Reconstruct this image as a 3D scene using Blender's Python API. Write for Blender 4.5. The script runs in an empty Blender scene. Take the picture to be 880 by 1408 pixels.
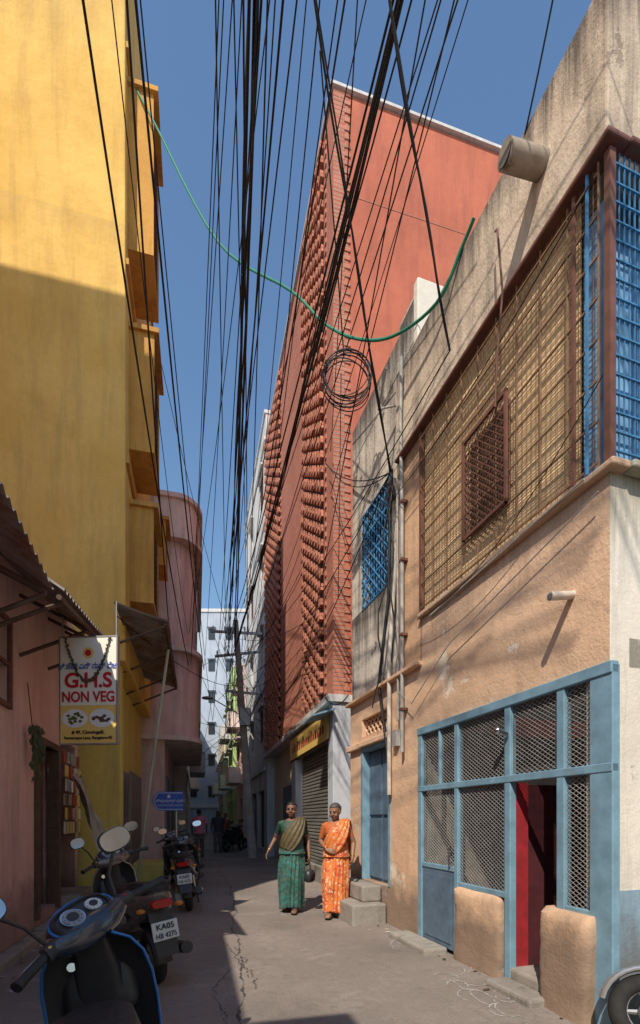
import bpy, math, random
from mathutils import Vector, Matrix, noise
R=random.Random(7)
V=Vector
sc=bpy.context.scene
H=1.4
# ---------------------------------------------------------------- materials
def newmat(name):
    m=bpy.data.materials.new(name); m.use_nodes=True
    nt=m.node_tree; b=nt.nodes['Principled BSDF']
    return m,nt,b
def ramp(nt,src,a,b,c0=(0,0,0,1),c1=(1,1,1,1)):
    r=nt.nodes.new('ShaderNodeValToRGB'); r.color_ramp.elements[0].position=a; r.color_ramp.elements[1].position=b
    r.color_ramp.elements[0].color=c0; r.color_ramp.elements[1].color=c1
    nt.links.new(src,r.inputs[0]); return r.outputs[0]
def c4(c): return (c[0],c[1],c[2],1)
def mixc(nt,fac,a,b,mode='MIX'):
    m=nt.nodes.new('ShaderNodeMix'); m.data_type='RGBA'; m.blend_type=mode
    for s,i in ((fac,0),(a,6),(b,7)):
        if hasattr(s,'is_linked'): nt.links.new(s,m.inputs[i])
        else: m.inputs[i].default_value=s if i==0 else c4(s)
    return m.outputs[2]
def coord(nt,scale=(1,1,1)):
    tc=nt.nodes.new('ShaderNodeTexCoord'); mp=nt.nodes.new('ShaderNodeMapping'); mp.inputs['Scale'].default_value=scale
    nt.links.new(tc.outputs['Object'],mp.inputs[0]); return mp.outputs[0]
def noi(nt,vec,scale,detail=6,rough=.6):
    n=nt.nodes.new('ShaderNodeTexNoise'); n.inputs['Scale'].default_value=scale; n.inputs['Detail'].default_value=detail; n.inputs['Roughness'].default_value=rough
    nt.links.new(vec,n.inputs['Vector']); return n.outputs['Fac']
def mul(nt,a,f,op='MULTIPLY'):
    m=nt.nodes.new('ShaderNodeMath'); m.operation=op; nt.links.new(a,m.inputs[0])
    if hasattr(f,'is_linked'): nt.links.new(f,m.inputs[1])
    else: m.inputs[1].default_value=f
    return m.outputs[0]
def bump(nt,b,h,strength,dist=.02):
    n=nt.nodes.new('ShaderNodeBump'); n.inputs['Strength'].default_value=strength; n.inputs['Distance'].default_value=dist
    nt.links.new(h,n.inputs['Height']); nt.links.new(n.outputs[0],b.inputs['Normal'])
def plaster(name,c1,c2,stain=(.05,.045,.04),amt=.4,thr=.5,rough=.92,bs=.3,peel=None,pthr=.6,low=0,sc_=1.,tops=(),topc=(.07,.055,.045),topa=.85):
    m,nt,b=newmat(name); v=coord(nt)
    n1=noi(nt,v,.9*sc_,10,.65); col=mixc(nt,ramp(nt,n1,.36,.64),c1,c2)
    nf=noi(nt,v,14,6,.7); col=mixc(nt,mul(nt,ramp(nt,nf,.4,.75),.25),col,[x*.6 for x in c1])
    if peel:
        n4=noi(nt,v,1.7,12,.72); col=mixc(nt,ramp(nt,n4,pthr,pthr+.03),col,peel)
    n2=noi(nt,coord(nt,(3,3,.35)),1.3,9,.7); col=mixc(nt,mul(nt,ramp(nt,n2,thr,thr+.2),amt),col,stain)
    n5=noi(nt,v,.8,12,.75); col=mixc(nt,mul(nt,ramp(nt,n5,.52,.68),amt*.5),col,[x*.5 for x in c2])
    if low or tops:
        tc=nt.nodes.new('ShaderNodeTexCoord'); s=nt.nodes.new('ShaderNodeSeparateXYZ'); nt.links.new(tc.outputs['Object'],s.inputs[0])
    if low:
        z=mul(nt,s.outputs[2],mul(nt,noi(nt,v,2.5,8),.9),'SUBTRACT')
        g=ramp(nt,z,0,.30,(1,1,1,1),(0,0,0,1)); col=mixc(nt,mul(nt,g,low),col,(.12,.095,.08))
    for zt,ln in tops:
        dd=mul(nt,mul(nt,mul(nt,s.outputs[2],-1.),zt,'ADD'),1./ln)
        below=mul(nt,dd,-.02,'GREATER_THAN')
        st=noi(nt,coord(nt,(5,5,.25)),1.6,8,.72)
        f=mul(nt,mul(nt,st,1.9),mul(nt,dd,1.0),'SUBTRACT'); f=ramp(nt,f,.45,.95); col=mixc(nt,mul(nt,mul(nt,f,below),topa),col,topc)
    nt.links.new(col,b.inputs['Base Color']); b.inputs['Roughness'].default_value=rough
    h=mul(nt,mul(nt,noi(nt,v,2.2,8,.55),2.2),mul(nt,noi(nt,v,45,4,.6),.35),'ADD')
    if peel: h=mul(nt,h,mul(nt,ramp(nt,n4,pthr,pthr+.02),-.35),'ADD')
    bump(nt,b,h,bs,.03)
    return m
def simple(name,c,rough=.5,metal=0,var=.25,sc_=8,bs=0,coat=0,rust=None,rthr=.55):
    m,nt,b=newmat(name); v=coord(nt); n=noi(nt,v,sc_,8,.65)
    col=mixc(nt,ramp(nt,n,.35,.7),c,[x*(1-var) for x in c])
    if rust: col=mixc(nt,ramp(nt,noi(nt,v,sc_*.7,10,.75),rthr,rthr+.08),col,rust)
    nt.links.new(col,b.inputs['Base Color']); b.inputs['Metallic'].default_value=metal
    b.inputs['Coat Weight'].default_value=coat
    nt.links.new(ramp(nt,n,.2,.9,c4([max(0,rough-.08)]*3),c4([min(1,rough+.15)]*3)),b.inputs['Roughness'])
    if bs: bump(nt,b,n,bs,.01)
    return m
def brickmat(name,c1,c2,mortar,dirx,diry,w=.24,h=.08):
    m,nt,b=newmat(name); tc=nt.nodes.new('ShaderNodeTexCoord')
    d=nt.nodes.new('ShaderNodeVectorMath'); d.operation='DOT_PRODUCT'; d.inputs[1].default_value=(dirx,diry,0); nt.links.new(tc.outputs['Object'],d.inputs[0])
    s=nt.nodes.new('ShaderNodeSeparateXYZ'); nt.links.new(tc.outputs['Object'],s.inputs[0])
    cb=nt.nodes.new('ShaderNodeCombineXYZ'); nt.links.new(d.outputs['Value'],cb.inputs[0]); nt.links.new(s.outputs[2],cb.inputs[1])
    br=nt.nodes.new('ShaderNodeTexBrick'); nt.links.new(cb.outputs[0],br.inputs['Vector'])
    br.inputs['Scale'].default_value=1; br.inputs['Brick Width'].default_value=w; br.inputs['Row Height'].default_value=h; br.inputs['Mortar Size'].default_value=.009
    br.inputs['Color1'].default_value=c4(c1); br.inputs['Color2'].default_value=c4(c2); br.inputs['Mortar'].default_value=c4(mortar)
    v=coord(nt); col=mixc(nt,mul(nt,ramp(nt,noi(nt,v,1.1,9),.45,.7),.4),br.outputs['Color'],[x*.5 for x in c1])
    nt.links.new(col,b.inputs['Base Color']); b.inputs['Roughness'].default_value=.9
    h_=mul(nt,mul(nt,br.outputs['Fac'],-1.),mul(nt,noi(nt,v,40),.5),'ADD'); bump(nt,b,h_,.6,.02); return m

peach=plaster('peach_plaster',(.80,.53,.34),(.70,.45,.28),amt=.42,thr=.54,peel=(.82,.68,.53),pthr=.60,low=.7,stain=(.28,.19,.13),bs=.5,tops=((3.70,.75),),topc=(.34,.23,.16),topa=.5)
peach2=plaster('orange_plaster',(.74,.46,.27),(.64,.38,.22),amt=.5,thr=.50,low=.5,stain=(.15,.11,.09),bs=.5,tops=((5.85,1.2),),topa=.5)
weath=plaster('weathered_concrete',(.72,.57,.42),(.52,.40,.29),stain=(.08,.065,.05),amt=.75,thr=.49,bs=.6,peel=(.36,.27,.20),pthr=.61,tops=((6.97,.9),),topa=.85)
weathw=plaster('weathered_limewash',(.76,.67,.55),(.56,.48,.39),stain=(.06,.05,.045),amt=.85,thr=.48,bs=.6,peel=(.2,.16,.13),pthr=.58,tops=((7.55,1.3),(4.5,1.3)),topa=.92)
whitep=plaster('old_white_paint',(.82,.76,.65),(.74,.67,.56),amt=.4,thr=.53,peel=(.42,.40,.31),pthr=.63,tops=((3.70,1.2),),topc=(.22,.21,.14),topa=.8)
bluep=plaster('blue_dado_paint',(.26,.40,.50),(.32,.44,.52),amt=.4,thr=.5,peel=(.6,.5,.4),pthr=.6,low=.6)
yell=plaster('yellow_plaster',(.86,.56,.15),(.76,.46,.10),stain=(.45,.27,.08),amt=.45,thr=.47,bs=.35,tops=((14.9,2.5),(11.2,.8)),topc=(.50,.33,.12),topa=.3)
yelld=plaster('ochre_plaster',(.68,.36,.08),(.56,.28,.06),amt=.5,thr=.48,stain=(.14,.08,.03))
yellow_low=plaster('yellow_shop_wall',(.78,.62,.16),(.68,.53,.12),amt=.4,stain=(.2,.15,.06))
pink=plaster('pink_plaster',(.76,.49,.44),(.66,.41,.37),amt=.4,thr=.5,low=.6,stain=(.24,.15,.12),peel=(.68,.55,.48),pthr=.64)
pinkb=plaster('pale_pink_paint',(.82,.60,.54),(.74,.52,.47),amt=.5,thr=.48,stain=(.2,.14,.12),tops=((9.0,1.5),(5.9,1.2)),topa=.5)
pinkw=plaster('dusty_pink_band',(.84,.70,.64),(.75,.62,.56),amt=.45,thr=.48)
greyb=plaster('grey_render',(.70,.68,.65),(.60,.58,.56),amt=.5,thr=.48)
bluegrey=plaster('bluegrey_render',(.42,.47,.54),(.36,.41,.48),amt=.25,thr=.5)
greenb=plaster('lime_green_paint',(.52,.70,.30),(.46,.62,.26),amt=.4)
creamb=plaster('cream_paint',(.76,.66,.52),(.66,.56,.44),amt=.4)
dark_fill=plaster('dark_interior',(.14,.12,.10),(.10,.085,.07),amt=.2)  # dark colour painted for shade in openings; also used on slabs and a box
interw=plaster('interior_wall',(.42,.38,.33),(.32,.28,.24),amt=.5)
stucco=plaster('red_stucco',(.56,.165,.095),(.46,.128,.073),stain=(.27,.08,.055),amt=.5,thr=.46,bs=.25,sc_=.6)
dxn,dyn=-.248,.969
brick=brickmat('red_brick',(.58,.19,.11),(.46,.14,.085),(.40,.24,.18),dxn,dyn)
brickq=brickmat('red_brick_quoin',(.56,.20,.12),(.46,.15,.09),(.40,.28,.22),.969,.248)
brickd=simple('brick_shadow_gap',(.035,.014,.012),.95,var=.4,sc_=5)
brickp=simple('projecting_brick',(.66,.26,.165),.9,var=.45,sc_=3.3,bs=.4)
white=simple('white_coping',(.65,.64,.62),.8,var=.3)
brown=simple('brown_steel_paint',(.20,.08,.055),.6,var=.4,rust=(.13,.07,.04))
meshm=simple('rusty_wire_mesh',(.30,.17,.09),.8,var=.5,sc_=12)
greym=simple('grey_wire_mesh',(.36,.35,.33),.6,.1,var=.4)
bluef=simple('blue_frame_paint',(.22,.38,.48),.55,var=.35,sc_=6,bs=.3,rust=(.30,.24,.19),rthr=.61)
bluedoor=simple('blue_door_paint',(.13,.20,.28),.5,var=.4,sc_=5,bs=.3,rust=(.16,.13,.1),rthr=.6)
bright=simple('bright_blue_grille',(.07,.26,.50),.5,var=.4,sc_=5,rust=(.15,.13,.12),rthr=.6)
curt=simple('blue_curtain',(.24,.46,.72),.8,var=.6,sc_=4)
reddoor=simple('red_door_paint',(.40,.03,.04),.5,var=.4)
maroon=simple('maroon_curtain',(.09,.012,.018),.85,var=.5)
pvc=simple('grey_pvc_pipe',(.42,.40,.37),.6,var=.4)
pipew=simple('white_pvc_pipe',(.68,.60,.50),.6,var=.4)
black=simple('black_cable',(.010,.010,.011),.6,var=.2)
greenc=simple('green_cable',(.01,.22,.13),.5,var=.2)
shutter=simple('steel_shutter',(.30,.28,.25),.5,.2,var=.3)
tin=simple('corrugated_tin',(.34,.29,.26),.6,.1,var=.5,sc_=3,rust=(.20,.11,.07),rthr=.5)
wood=simple('dark_wood',(.13,.075,.05),.7,var=.5,sc_=6,bs=.4)
concr=simple('concrete_pole_mat',(.46,.42,.37),.9,var=.4,sc_=4,bs=.4)
spout=simple('weathered_spout',(.40,.33,.26),.9,var=.5,sc_=5,bs=.5,rust=(.16,.11,.08),rthr=.52)
glassd=simple('dark_window_glass',(.04,.045,.05),.15,var=.3)
signy=simple('yellow_sign_face',(.88,.60,.16),.5,var=.12,sc_=3)
signc=simple('cream_sign_face',(.88,.84,.70),.5,var=.08,sc_=3)
signr=simple('sign_red',(.55,.02,.03),.5,var=.1)
signb=simple('sign_blue',(.05,.12,.50),.5,var=.2)
signk=simple('sign_black',(.02,.02,.02),.5,var=.1)
leafm=simple('mango_leaves_dry',(.09,.10,.04),.7,var=.6,sc_=20)
steel=simple('chrome',(.6,.6,.6),.15,1,var=.1)
alu=simple('dull_aluminium',(.42,.42,.42),.4,.7,var=.3)
rubber=simple('tyre_rubber',(.025,.024,.023),.85,var=.4)
plast=simple('black_plastic',(.035,.035,.037),.42,var=.3,sc_=15)
seatm=simple('black_seat_vinyl',(.022,.022,.023),.5,var=.3,sc_=20,bs=.2)
redl=simple('red_lens',(.45,.01,.01),.15,var=.2)
orl=simple('amber_lens',(.6,.2,.02),.15,var=.2)
platem=simple('number_plate_white',(.75,.75,.7),.5,var=.15)
def blindmat():
    m,nt,b=newmat('cane_blind'); v=coord(nt,(1,1,1))
    w=nt.nodes.new('ShaderNodeTexWave'); w.bands_direction='Z'; w.inputs['Scale'].default_value=11; w.inputs['Distortion'].default_value=1.5; nt.links.new(v,w.inputs[0])
    col=mixc(nt,ramp(nt,w.outputs['Fac'],.2,.8),(.70,.47,.24),(.86,.63,.37))
    col=mixc(nt,ramp(nt,noi(nt,v,1.3,9,.7),.42,.7),col,(.50,.32,.17))
    nt.links.new(col,b.inputs['Base Color']); b.inputs['Roughness'].default_value=.85; bump(nt,b,w.outputs['Fac'],.3,.01); return m
blind=blindmat()
def roadmat():
    m,nt,b=newmat('worn_lane_surface'); v=coord(nt)
    n=noi(nt,v,.55,12,.7); col=mixc(nt,ramp(nt,n,.38,.62),(.31,.26,.225),(.21,.175,.15))
    col=mixc(nt,mul(nt,ramp(nt,noi(nt,v,2.2,10,.75),.50,.62),.8),col,(.40,.345,.30))
    col=mixc(nt,mul(nt,ramp(nt,noi(nt,v,1.1,12,.8),.53,.61),.65),col,(.14,.115,.10))
    col=mixc(nt,mul(nt,ramp(nt,noi(nt,v,9,8,.8),.52,.66),.4),col,(.15,.125,.11))
    col=mixc(nt,mul(nt,ramp(nt,noi(nt,v,70,4,.8),.5,.7),.5),col,(.12,.10,.085))
    nt.links.new(col,b.inputs['Base Color']); b.inputs['Roughness'].default_value=.85
    h=mul(nt,mul(nt,noi(nt,v,3,8,.7),1.5),noi(nt,v,90,3,.7),'ADD'); bump(nt,b,h,.7,.02); return m
road=roadmat()
# ---------------------------------------------------------------- geometry
def link(o,parent=None):
    sc.collection.objects.link(o)
    if parent: o.parent=parent
    return o
def empty(name,parent=None):
    e=bpy.data.objects.new(name,None); return link(e,parent)
class Fr:
    def __init__(s,c,m,side):
        s.c=c;s.m=m;l=math.sqrt(1+m*m); s.n=V((side*1/l,-side*m/l,0)) ; s.a=V((m/l,1/l,0)); s.l=l
    def P(s,y,n,z): return V((s.c+s.m*y,y,0))+s.n*n+V((0,0,z))
FR=Fr(2.9,-.316,-1); FD=Fr(2.605,-.256,-1); FL=Fr(-1.9,-.256,1); FY=Fr(-1.17,-.256,1)
def ring(c,u,v,a,b,e=2,n=16):
    o=[]
    for i in range(n):
        t=2*math.pi*i/n; ct,st=math.cos(t),math.sin(t)
        o.append(c+u*(a*math.copysign(abs(ct)**(2/e),ct))+v*(b*math.copysign(abs(st)**(2/e),st)))
    return o
class MB:
    def __init__(s): s.v=[];s.f=[];s.m=[];s.mats=[]
    def add(s,vs,fs,mat):
        if mat not in s.mats: s.mats.append(mat)
        k=s.mats.index(mat); b=len(s.v); s.v+=[tuple(x) for x in vs]; s.f+=[tuple(i+b for i in f) for f in fs]; s.m+=[k]*len(fs)
    def hexa(s,p,mat): s.add(p,[(0,3,2,1),(4,5,6,7),(0,1,5,4),(1,2,6,5),(2,3,7,6),(3,0,4,7)],mat)
    def box(s,x0,x1,y0,y1,z0,z1,mat): s.hexa([V(q) for q in ((x0,y0,z0),(x1,y0,z0),(x1,y1,z0),(x0,y1,z0),(x0,y0,z1),(x1,y0,z1),(x1,y1,z1),(x0,y1,z1))],mat)
    def fb(s,F,y0,y1,n0,n1,z0,z1,mat,zt=None):
        z1b=z1 if zt is None else zt
        s.hexa([F.P(y0,n0,z0),F.P(y0,n1,z0),F.P(y1,n1,z0),F.P(y1,n0,z0),F.P(y0,n0,z1),F.P(y0,n1,z1),F.P(y1,n1,z1b),F.P(y1,n0,z1b)],mat)
    def loft(s,rings,mat,cap=True,closed=True):
        n=len(rings[0]); vs=[p for r in rings for p in r]; fs=[]
        for i in range(len(rings)-1):
            for j in range(n if closed else n-1):
                k=(j+1)%n; fs.append((i*n+j,i*n+k,(i+1)*n+k,(i+1)*n+j))
        if cap and closed: fs.append(tuple(range(n-1,-1,-1))); fs.append(tuple((len(rings)-1)*n+j for j in range(n)))
        s.add(vs,fs,mat)
    def tube(s,pts,r,mat,seg=8,flat=1.0,up=None):
        pts=[V(p) for p in pts]; rs=r if isinstance(r,(list,tuple)) else [r]*len(pts); rr=[]; u=None
        for i,p in enumerate(pts):
            d=(pts[min(i+1,len(pts)-1)]-pts[max(i-1,0)]).normalized()
            if u is None:
                w=up if up else (V((0,0,1)) if abs(d.z)<.9 else V((1,0,0))); u=d.cross(w).normalized()
            else: u=(u-d*u.dot(d)).normalized()
            rr.append(ring(p,u,d.cross(u),rs[i],rs[i]*flat,2,seg))
        s.loft(rr,mat)
    def ball(s,c,a,b,cc,mat,seg=14,rot=None):
        rr=[]; c=V(c)
        for i in range(seg//2+1):
            t=-math.pi/2+math.pi*i/(seg//2); k=max(math.cos(t),.02)
            rg=ring(V((0,0,cc*math.sin(t))),V((1,0,0)),V((0,1,0)),a*k,b*k,2,seg)
            rr.append([c+(rot@p if rot else p) for p in rg])
        s.loft(rr,mat)
    def torus(s,c,ax,R_,r,mat,seg=28,k=10,arc=None):
        ax=V(ax).normalized(); u=ax.orthogonal().normalized(); w=ax.cross(u); c=V(c); rr=[]
        for i in range(seg+1):
            t=2*math.pi*i/seg; d=u*math.cos(t)+w*math.sin(t); rr.append(ring(c+d*R_,d,ax,r,r,2,k))
        s.loft(rr,mat,cap=False)
    def disc(s,c,ax,r,h,mat,seg=24):
        ax=V(ax).normalized(); u=ax.orthogonal().normalized(); w=ax.cross(u); c=V(c)
        s.loft([ring(c-ax*h/2,u,w,r,r,2,seg),ring(c+ax*h/2,u,w,r,r,2,seg)],mat)
    def xf(s,M,start=0):
        for i in range(start,len(s.v)): s.v[i]=tuple(M@V(s.v[i]))
    def obj(s,name,parent=None,smooth=False,bevel=0,sub=0,ang=40,mats=None):
        import bmesh
        me=bpy.data.meshes.new(name); me.from_pydata(s.v,[],s.f)
        for m in s.mats: me.materials.append(m)
        me.polygons.foreach_set('material_index',s.m)
        bm=bmesh.new(); bm.from_mesh(me); bmesh.ops.recalc_face_normals(bm,faces=bm.faces); bm.to_mesh(me); bm.free()
        if smooth:
            me.polygons.foreach_set('use_smooth',[True]*len(me.polygons))
            if ang<180: me.set_sharp_from_angle(angle=math.radians(ang))
        o=bpy.data.objects.new(name,me); link(o,parent)
        if bevel:
            b=o.modifiers.new('b','BEVEL'); b.width=bevel; b.segments=2; b.limit_method='ANGLE'
        if sub:
            b=o.modifiers.new('s','SUBSURF'); b.levels=sub; b.render_levels=sub
        return o
def lattice(mb,F,y0,y1,z0,z1,n,sp,ang,t,mat):
    L=(y1-y0)*F.l; Hh=z1-z0
    for sgn in (1,-1):
        a=ang*sgn; dx,dz=math.cos(a),math.sin(a); nx,nz=-dz,dx
        mx=abs(L*nx)+abs(Hh*nz); k=-mx
        while k<mx:
            k+=sp; t0,t1=-9,9; px,pz=nx*k,nz*k
            for p,d,lo,hi in ((px,dx,0,L),(pz,dz,0,Hh)):
                if abs(d)<1e-6:
                    if p<lo or p>hi: t0,t1=1,0
                    continue
                q0,q1=(lo-p)/d,(hi-p)/d
                if q0>q1:q0,q1=q1,q0
                t0=max(t0,q0);t1=min(t1,q1)
            if t1-t0<.02: continue
            pts=[]
            for tt in (t0,t1): pts.append((y0+(px+dx*tt)/F.l,z0+pz+dz*tt))
            (ya,za),(yb,zb)=pts; h=t/2; oy,oz=nx*h/F.l,nz*h
            nn=n+(.003 if sgn>0 else 0)
            mb.hexa([F.P(ya-oy,nn,za-oz),F.P(ya+oy,nn,za+oz),F.P(ya+oy,nn+t,za+oz),F.P(ya-oy,nn+t,za-oz),F.P(yb-oy,nn,zb-oz),F.P(yb+oy,nn,zb+oz),F.P(yb+oy,nn+t,zb+oz),F.P(yb-oy,nn+t,zb-oz)],mat)
        if ang==0: break
def wall(mb,F,y0,y1,z0,z1,ops,mat,n=0,d=.18):
    ys=sorted(set([y0,y1]+[o[0] for o in ops]+[o[1] for o in ops])); zs=sorted(set([z0,z1]+[o[2] for o in ops]+[o[3] for o in ops]))
    for i in range(len(ys)-1):
        for j in range(len(zs)-1):
            cy,cz=(ys[i]+ys[i+1])/2,(zs[j]+zs[j+1])/2
            if any(o[0]<cy<o[1] and o[2]<cz<o[3] for o in ops): continue
            mb.add([F.P(ys[i],n,zs[j]),F.P(ys[i+1],n,zs[j]),F.P(ys[i+1],n,zs[j+1]),F.P(ys[i],n,zs[j+1])],[(0,1,2,3)],mat)
    for a,b,c,e in ops:
        q=[(a,c),(b,c),(b,e),(a,e)]
        for i in range(4):
            (u,w),(u2,w2)=q[i],q[(i+1)%4]
            mb.add([F.P(u,n,w),F.P(u2,n,w2),F.P(u2,n-d,w2),F.P(u,n-d,w)],[(0,1,2,3)],mat)
def pane(mb,F,y0,y1,z0,z1,n,mat,frame=None,nv=2,nh=2,w=.04):
    mb.fb(F,y0,y1,n-.02,n,z0,z1,mat)
    if frame:
        for i in range(nv+1):
            y=y0+(y1-y0-w)*i/nv; mb.fb(F,y,y+w,n+.002,n+.035,z0,z1,frame)
        for i in range(nh+1):
            z=z0+(z1-z0-w)*i/nh; mb.fb(F,y0,y1,n+.003,n+.03,z,z+w,frame)
def text(s,size,loc,mat,parent,name,rot=(math.pi/2,0,0),sx=1,ext=.002,bold=0):
    cu=bpy.data.curves.new(name,'FONT'); cu.body=s; cu.size=size; cu.align_x='CENTER'; cu.align_y='CENTER'; cu.extrude=ext; cu.offset=bold
    cu.materials.append(mat); o=bpy.data.objects.new(name,cu); o.location=loc; o.rotation_euler=rot; o.scale=(sx,1,1); link(o,parent); return o

# ---------------------------------------------------------------- ground
g=MB(); g.box(-400,400,-400,400,-.3,-.03,road); g.obj('ground')
def roadz(x,y):
    xl=-2.0-.256*y; xr=3.4-.256*y; u=min(1,max(0,(x-xl)/(xr-xl)))
    return .02*noise.noise(V((x*.6,y*.6,0)))+.02*(1-abs(2*u-1))+.006*noise.noise(V((x*2.5,y*2.5,4)))
g=MB(); n_=330; m_=27
vs=[];fs=[]
for i in range(n_+1):
    y=-16+i*(66/n_); xl=-2.0-.256*y; xr=3.4-.256*y
    for k in range(m_+1):
        x=xl+(xr-xl)*k/m_; vs.append((x,y,roadz(x,y)))
for i in range(n_):
    for k in range(m_):
        a=i*(m_+1)+k; fs.append((a,a+1,a+m_+2,a+m_+1))
g.add(vs,fs,road); g.obj('lane_road',smooth=True)
ck=simple('crack_dirt',(.09,.075,.065),.95,var=.4)
g=MB()
def strip(pts,w):
    L=[];Rr=[]
    for i,(x,y) in enumerate(pts):
        ww=w*(.1+R.random()**2*1.6); L.append((x-ww,y,roadz(x-ww,y)+.004));Rr.append((x+ww,y,roadz(x+ww,y)+.004))
    n=len(pts); g.add(L+Rr,[(i,i+1,n+i+1,n+i) for i in range(n-1)],ck)
for (xa,ya,xb,yb,w) in ((-.45,3.0,-1.5,8.5,.009),(-1.5,8.5,-2.9,14,.008),(-.62,3.0,-.9,4.4,.005),(-.6,4.2,-1.25,6,.005),(-.5,3.9,-.95,5.2,.006)):
    pts=[];k=160;off=0
    for i in range(k+1):
        off+=R.uniform(-.014,.014); off*=.96; t=i/k; pts.append((xa+(xb-xa)*t+off+.05*math.sin(t*9+xa),ya+(yb-ya)*t))
    strip(pts,w)
g.obj('road_crack')
g=MB()
chalk=simple('chalk_white',(.52,.49,.46),.9,var=.6,sc_=30)
for cx,cy,r,cnt in ((.95,5.35,.20,7),(1.22,4.1,.22,8),(1.36,3.72,.14,5)):
    for k in range(cnt):
        a=R.uniform(0,6.28); x,y=cx+R.uniform(-r,r)*.5,cy+R.uniform(-r,r); L=[];Q=[]
        for i in range(14):
            a+=R.uniform(-.1,.55); x+=math.cos(a)*.022; y+=math.sin(a)*.03; th=R.uniform(.001,.009); nx,ny=-math.sin(a)*th,math.cos(a)*th
            L.append((x-nx,y-ny,roadz(x-nx,y-ny)+.004)); Q.append((x+nx,y+ny,roadz(x+nx,y+ny)+.004))
        n=14; g.add(L+Q,[(i,i+1,n+i+1,n+i) for i in range(n-1)],chalk)
g.obj('kolam_chalk_drawing')
g=MB()
for i in range(110):
    s=R.choice((0,1)); y=R.uniform(3,12); x=(-1.75-.256*y+abs(R.gauss(0,.15)) if s==0 else 2.78-.316*y-abs(R.gauss(0,.12)))
    a=R.uniform(0,3.1); l=R.uniform(.008,.03); u=V((math.cos(a),math.sin(a),R.uniform(-.3,.3)))*l; w_=V((-math.sin(a),math.cos(a),0))*l*.6; c=V((x,y,roadz(x,y)+.01)); g.add([c-u-w_,c+u-w_,c+u+w_,c-u+w_],[(0,1,2,3)],R.choice((leafm,creamb,wood,wood,signc)))
g.obj('litter')

# ---------------------------------------------------------------- near right building (peach)
B=empty('peach_plaster_house')
w=MB()
wall(w,FR,3.17,5.54,2.40,3.68,[],peach)
wall(w,FR,5.5,6.1,3.18,5.8,[],peach2,n=.0)
wall(w,FR,5.54,7.65,-.05,3.18,[(6.3,7.2,.5,2.42),(6.3,7.2,2.6,2.86)],peach,d=.16)
w.fb(FR,7.55,7.65,-3,-.001,-.05,3.18,peach)
w.fb(FR,3.17,5.56,-.5,-.17,2.405,2.6,dark_fill)
w.fb(FR,3.17,3.35,-8,-.003,.92,3.68,whitep); w.fb(FR,3.165,3.35,-8,-.001,-.05,.92,bluep)
w.obj('walls',B)
w=MB()
w.fb(FR,3.17,6.1,-8,.02,5.86,6.95,weath); w.fb(FR,3.2,7.6,-8,-.05,5.6,5.855,dark_fill)
w.fb(FR,6.1,7.65,-5,-.03,6.0,7.5,weathw); w.fb(FR,5.62,6.1,-.9,-.03,6.955,7.62,weathw)
w.fb(FR,5.6,5.7,-1.0,0,6.957,7.68,whitep)
wall(w,FR,6.1,7.65,3.18,6.0,[(6.32,7.27,4.5,5.92)],weathw,n=-.03,d=.15)
w.fb(FR,7.6,7.65,-5,-.032,3.18,6.0,weathw)
w.obj('parapet_wall',B,bevel=.015)
w=MB()
w.fb(FR,3.10,5.52,-.1,.055,3.67,3.72,peach); w.fb(FR,3.08,3.17,-8,-.1,3.67,3.72,whitep)
w.fb(FR,5.5,7.68,-.1,.08,3.14,3.19,peach2)
w.fb(FR,3.10,6.0,-.1,.09,5.78,5.82,brown); w.fb(FR,3.09,3.17,-8,-.1,5.78,5.82,brown)
w.fb(FR,7.2,7.7,-.02,.06,2.43,2.52,peach); w.fb(FR,6.25,7.25,-.02,.06,2.44,2.52,peach)
w.obj('ledge',B,bevel=.012)
w=MB(); w.fb(FR,3.42,5.48,-.04,-.02,3.74,5.76,blind); w.fb(FR,3.24,3.42,-.1,-.06,3.74,5.76,curt); w.fb(FR,3.34,3.38,-8,-.12,3.74,5.76,curt)
w.obj('cane_blind',B)
w=MB()
for i in range(46): w.fb(FR,3.22+i*.05,3.2228+i*.05,.022,.025,3.73,5.76,meshm)
for i in range(45): w.fb(FR,3.22,5.5,.018,.021,3.74+i*.0455,3.7428+i*.0455,meshm)
for i in range(10):
    yy=3.22+i*.25; w.fb(FR,yy,yy+.009,.03,.037,3.73,5.76,meshm)
for i in range(8): w.fb(FR,3.22,5.5,.027,.039,3.76+i*.275,3.774+i*.275,meshm)
w.fb(FR,5.46,5.5,.0,.04,3.73,5.76,brown)
w.obj('wire_screen',B)
w=MB(); w.fb(FR,3.14,3.185,-.02,.03,3.73,5.76,brown); w.fb(FR,3.40,3.42,.03,.05,3.73,5.76,brown); w.fb(FR,3.29,3.305,.04,.055,3.73,5.76,bright)
for i in range(5): w.fb(FR,3.14+.0,3.18,-.3*i-.31,-.3*i-.28,3.73,5.76,bright)
for i in range(34): w.fb(FR,3.15,3.16,-.02-i*.045,-.015-i*.045,3.73,5.76,bright)
for i in range(16): w.fb(FR,3.146,3.16,-2,-.02,3.80+i*.125,3.81+i*.125,bright)
for a,b,c,d in ((4.06,4.085,4.05,5.0),(4.635,4.66,4.05,5.0),(4.06,4.66,4.97,5.0),(4.06,4.66,4.05,4.08)): w.fb(FR,a,b,.045,.07,c,d,brown)
lattice(w,FR,4.08,4.64,4.07,4.98,.052,.045,math.radians(45),.006,brown)
w.fb(FR,4.1,4.62,-.018,.0,4.09,4.96,wood)
w.obj('window_grille',B)
w=MB(); p=.05
posts=[(3.12,3.29),(3.50,3.57),(4.05,4.12),(4.78,4.84),(5.46,5.54)]
for a,b in posts: w.fb(FR,a,b,-.03,.035,0.0,2.40,bluef)
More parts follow.
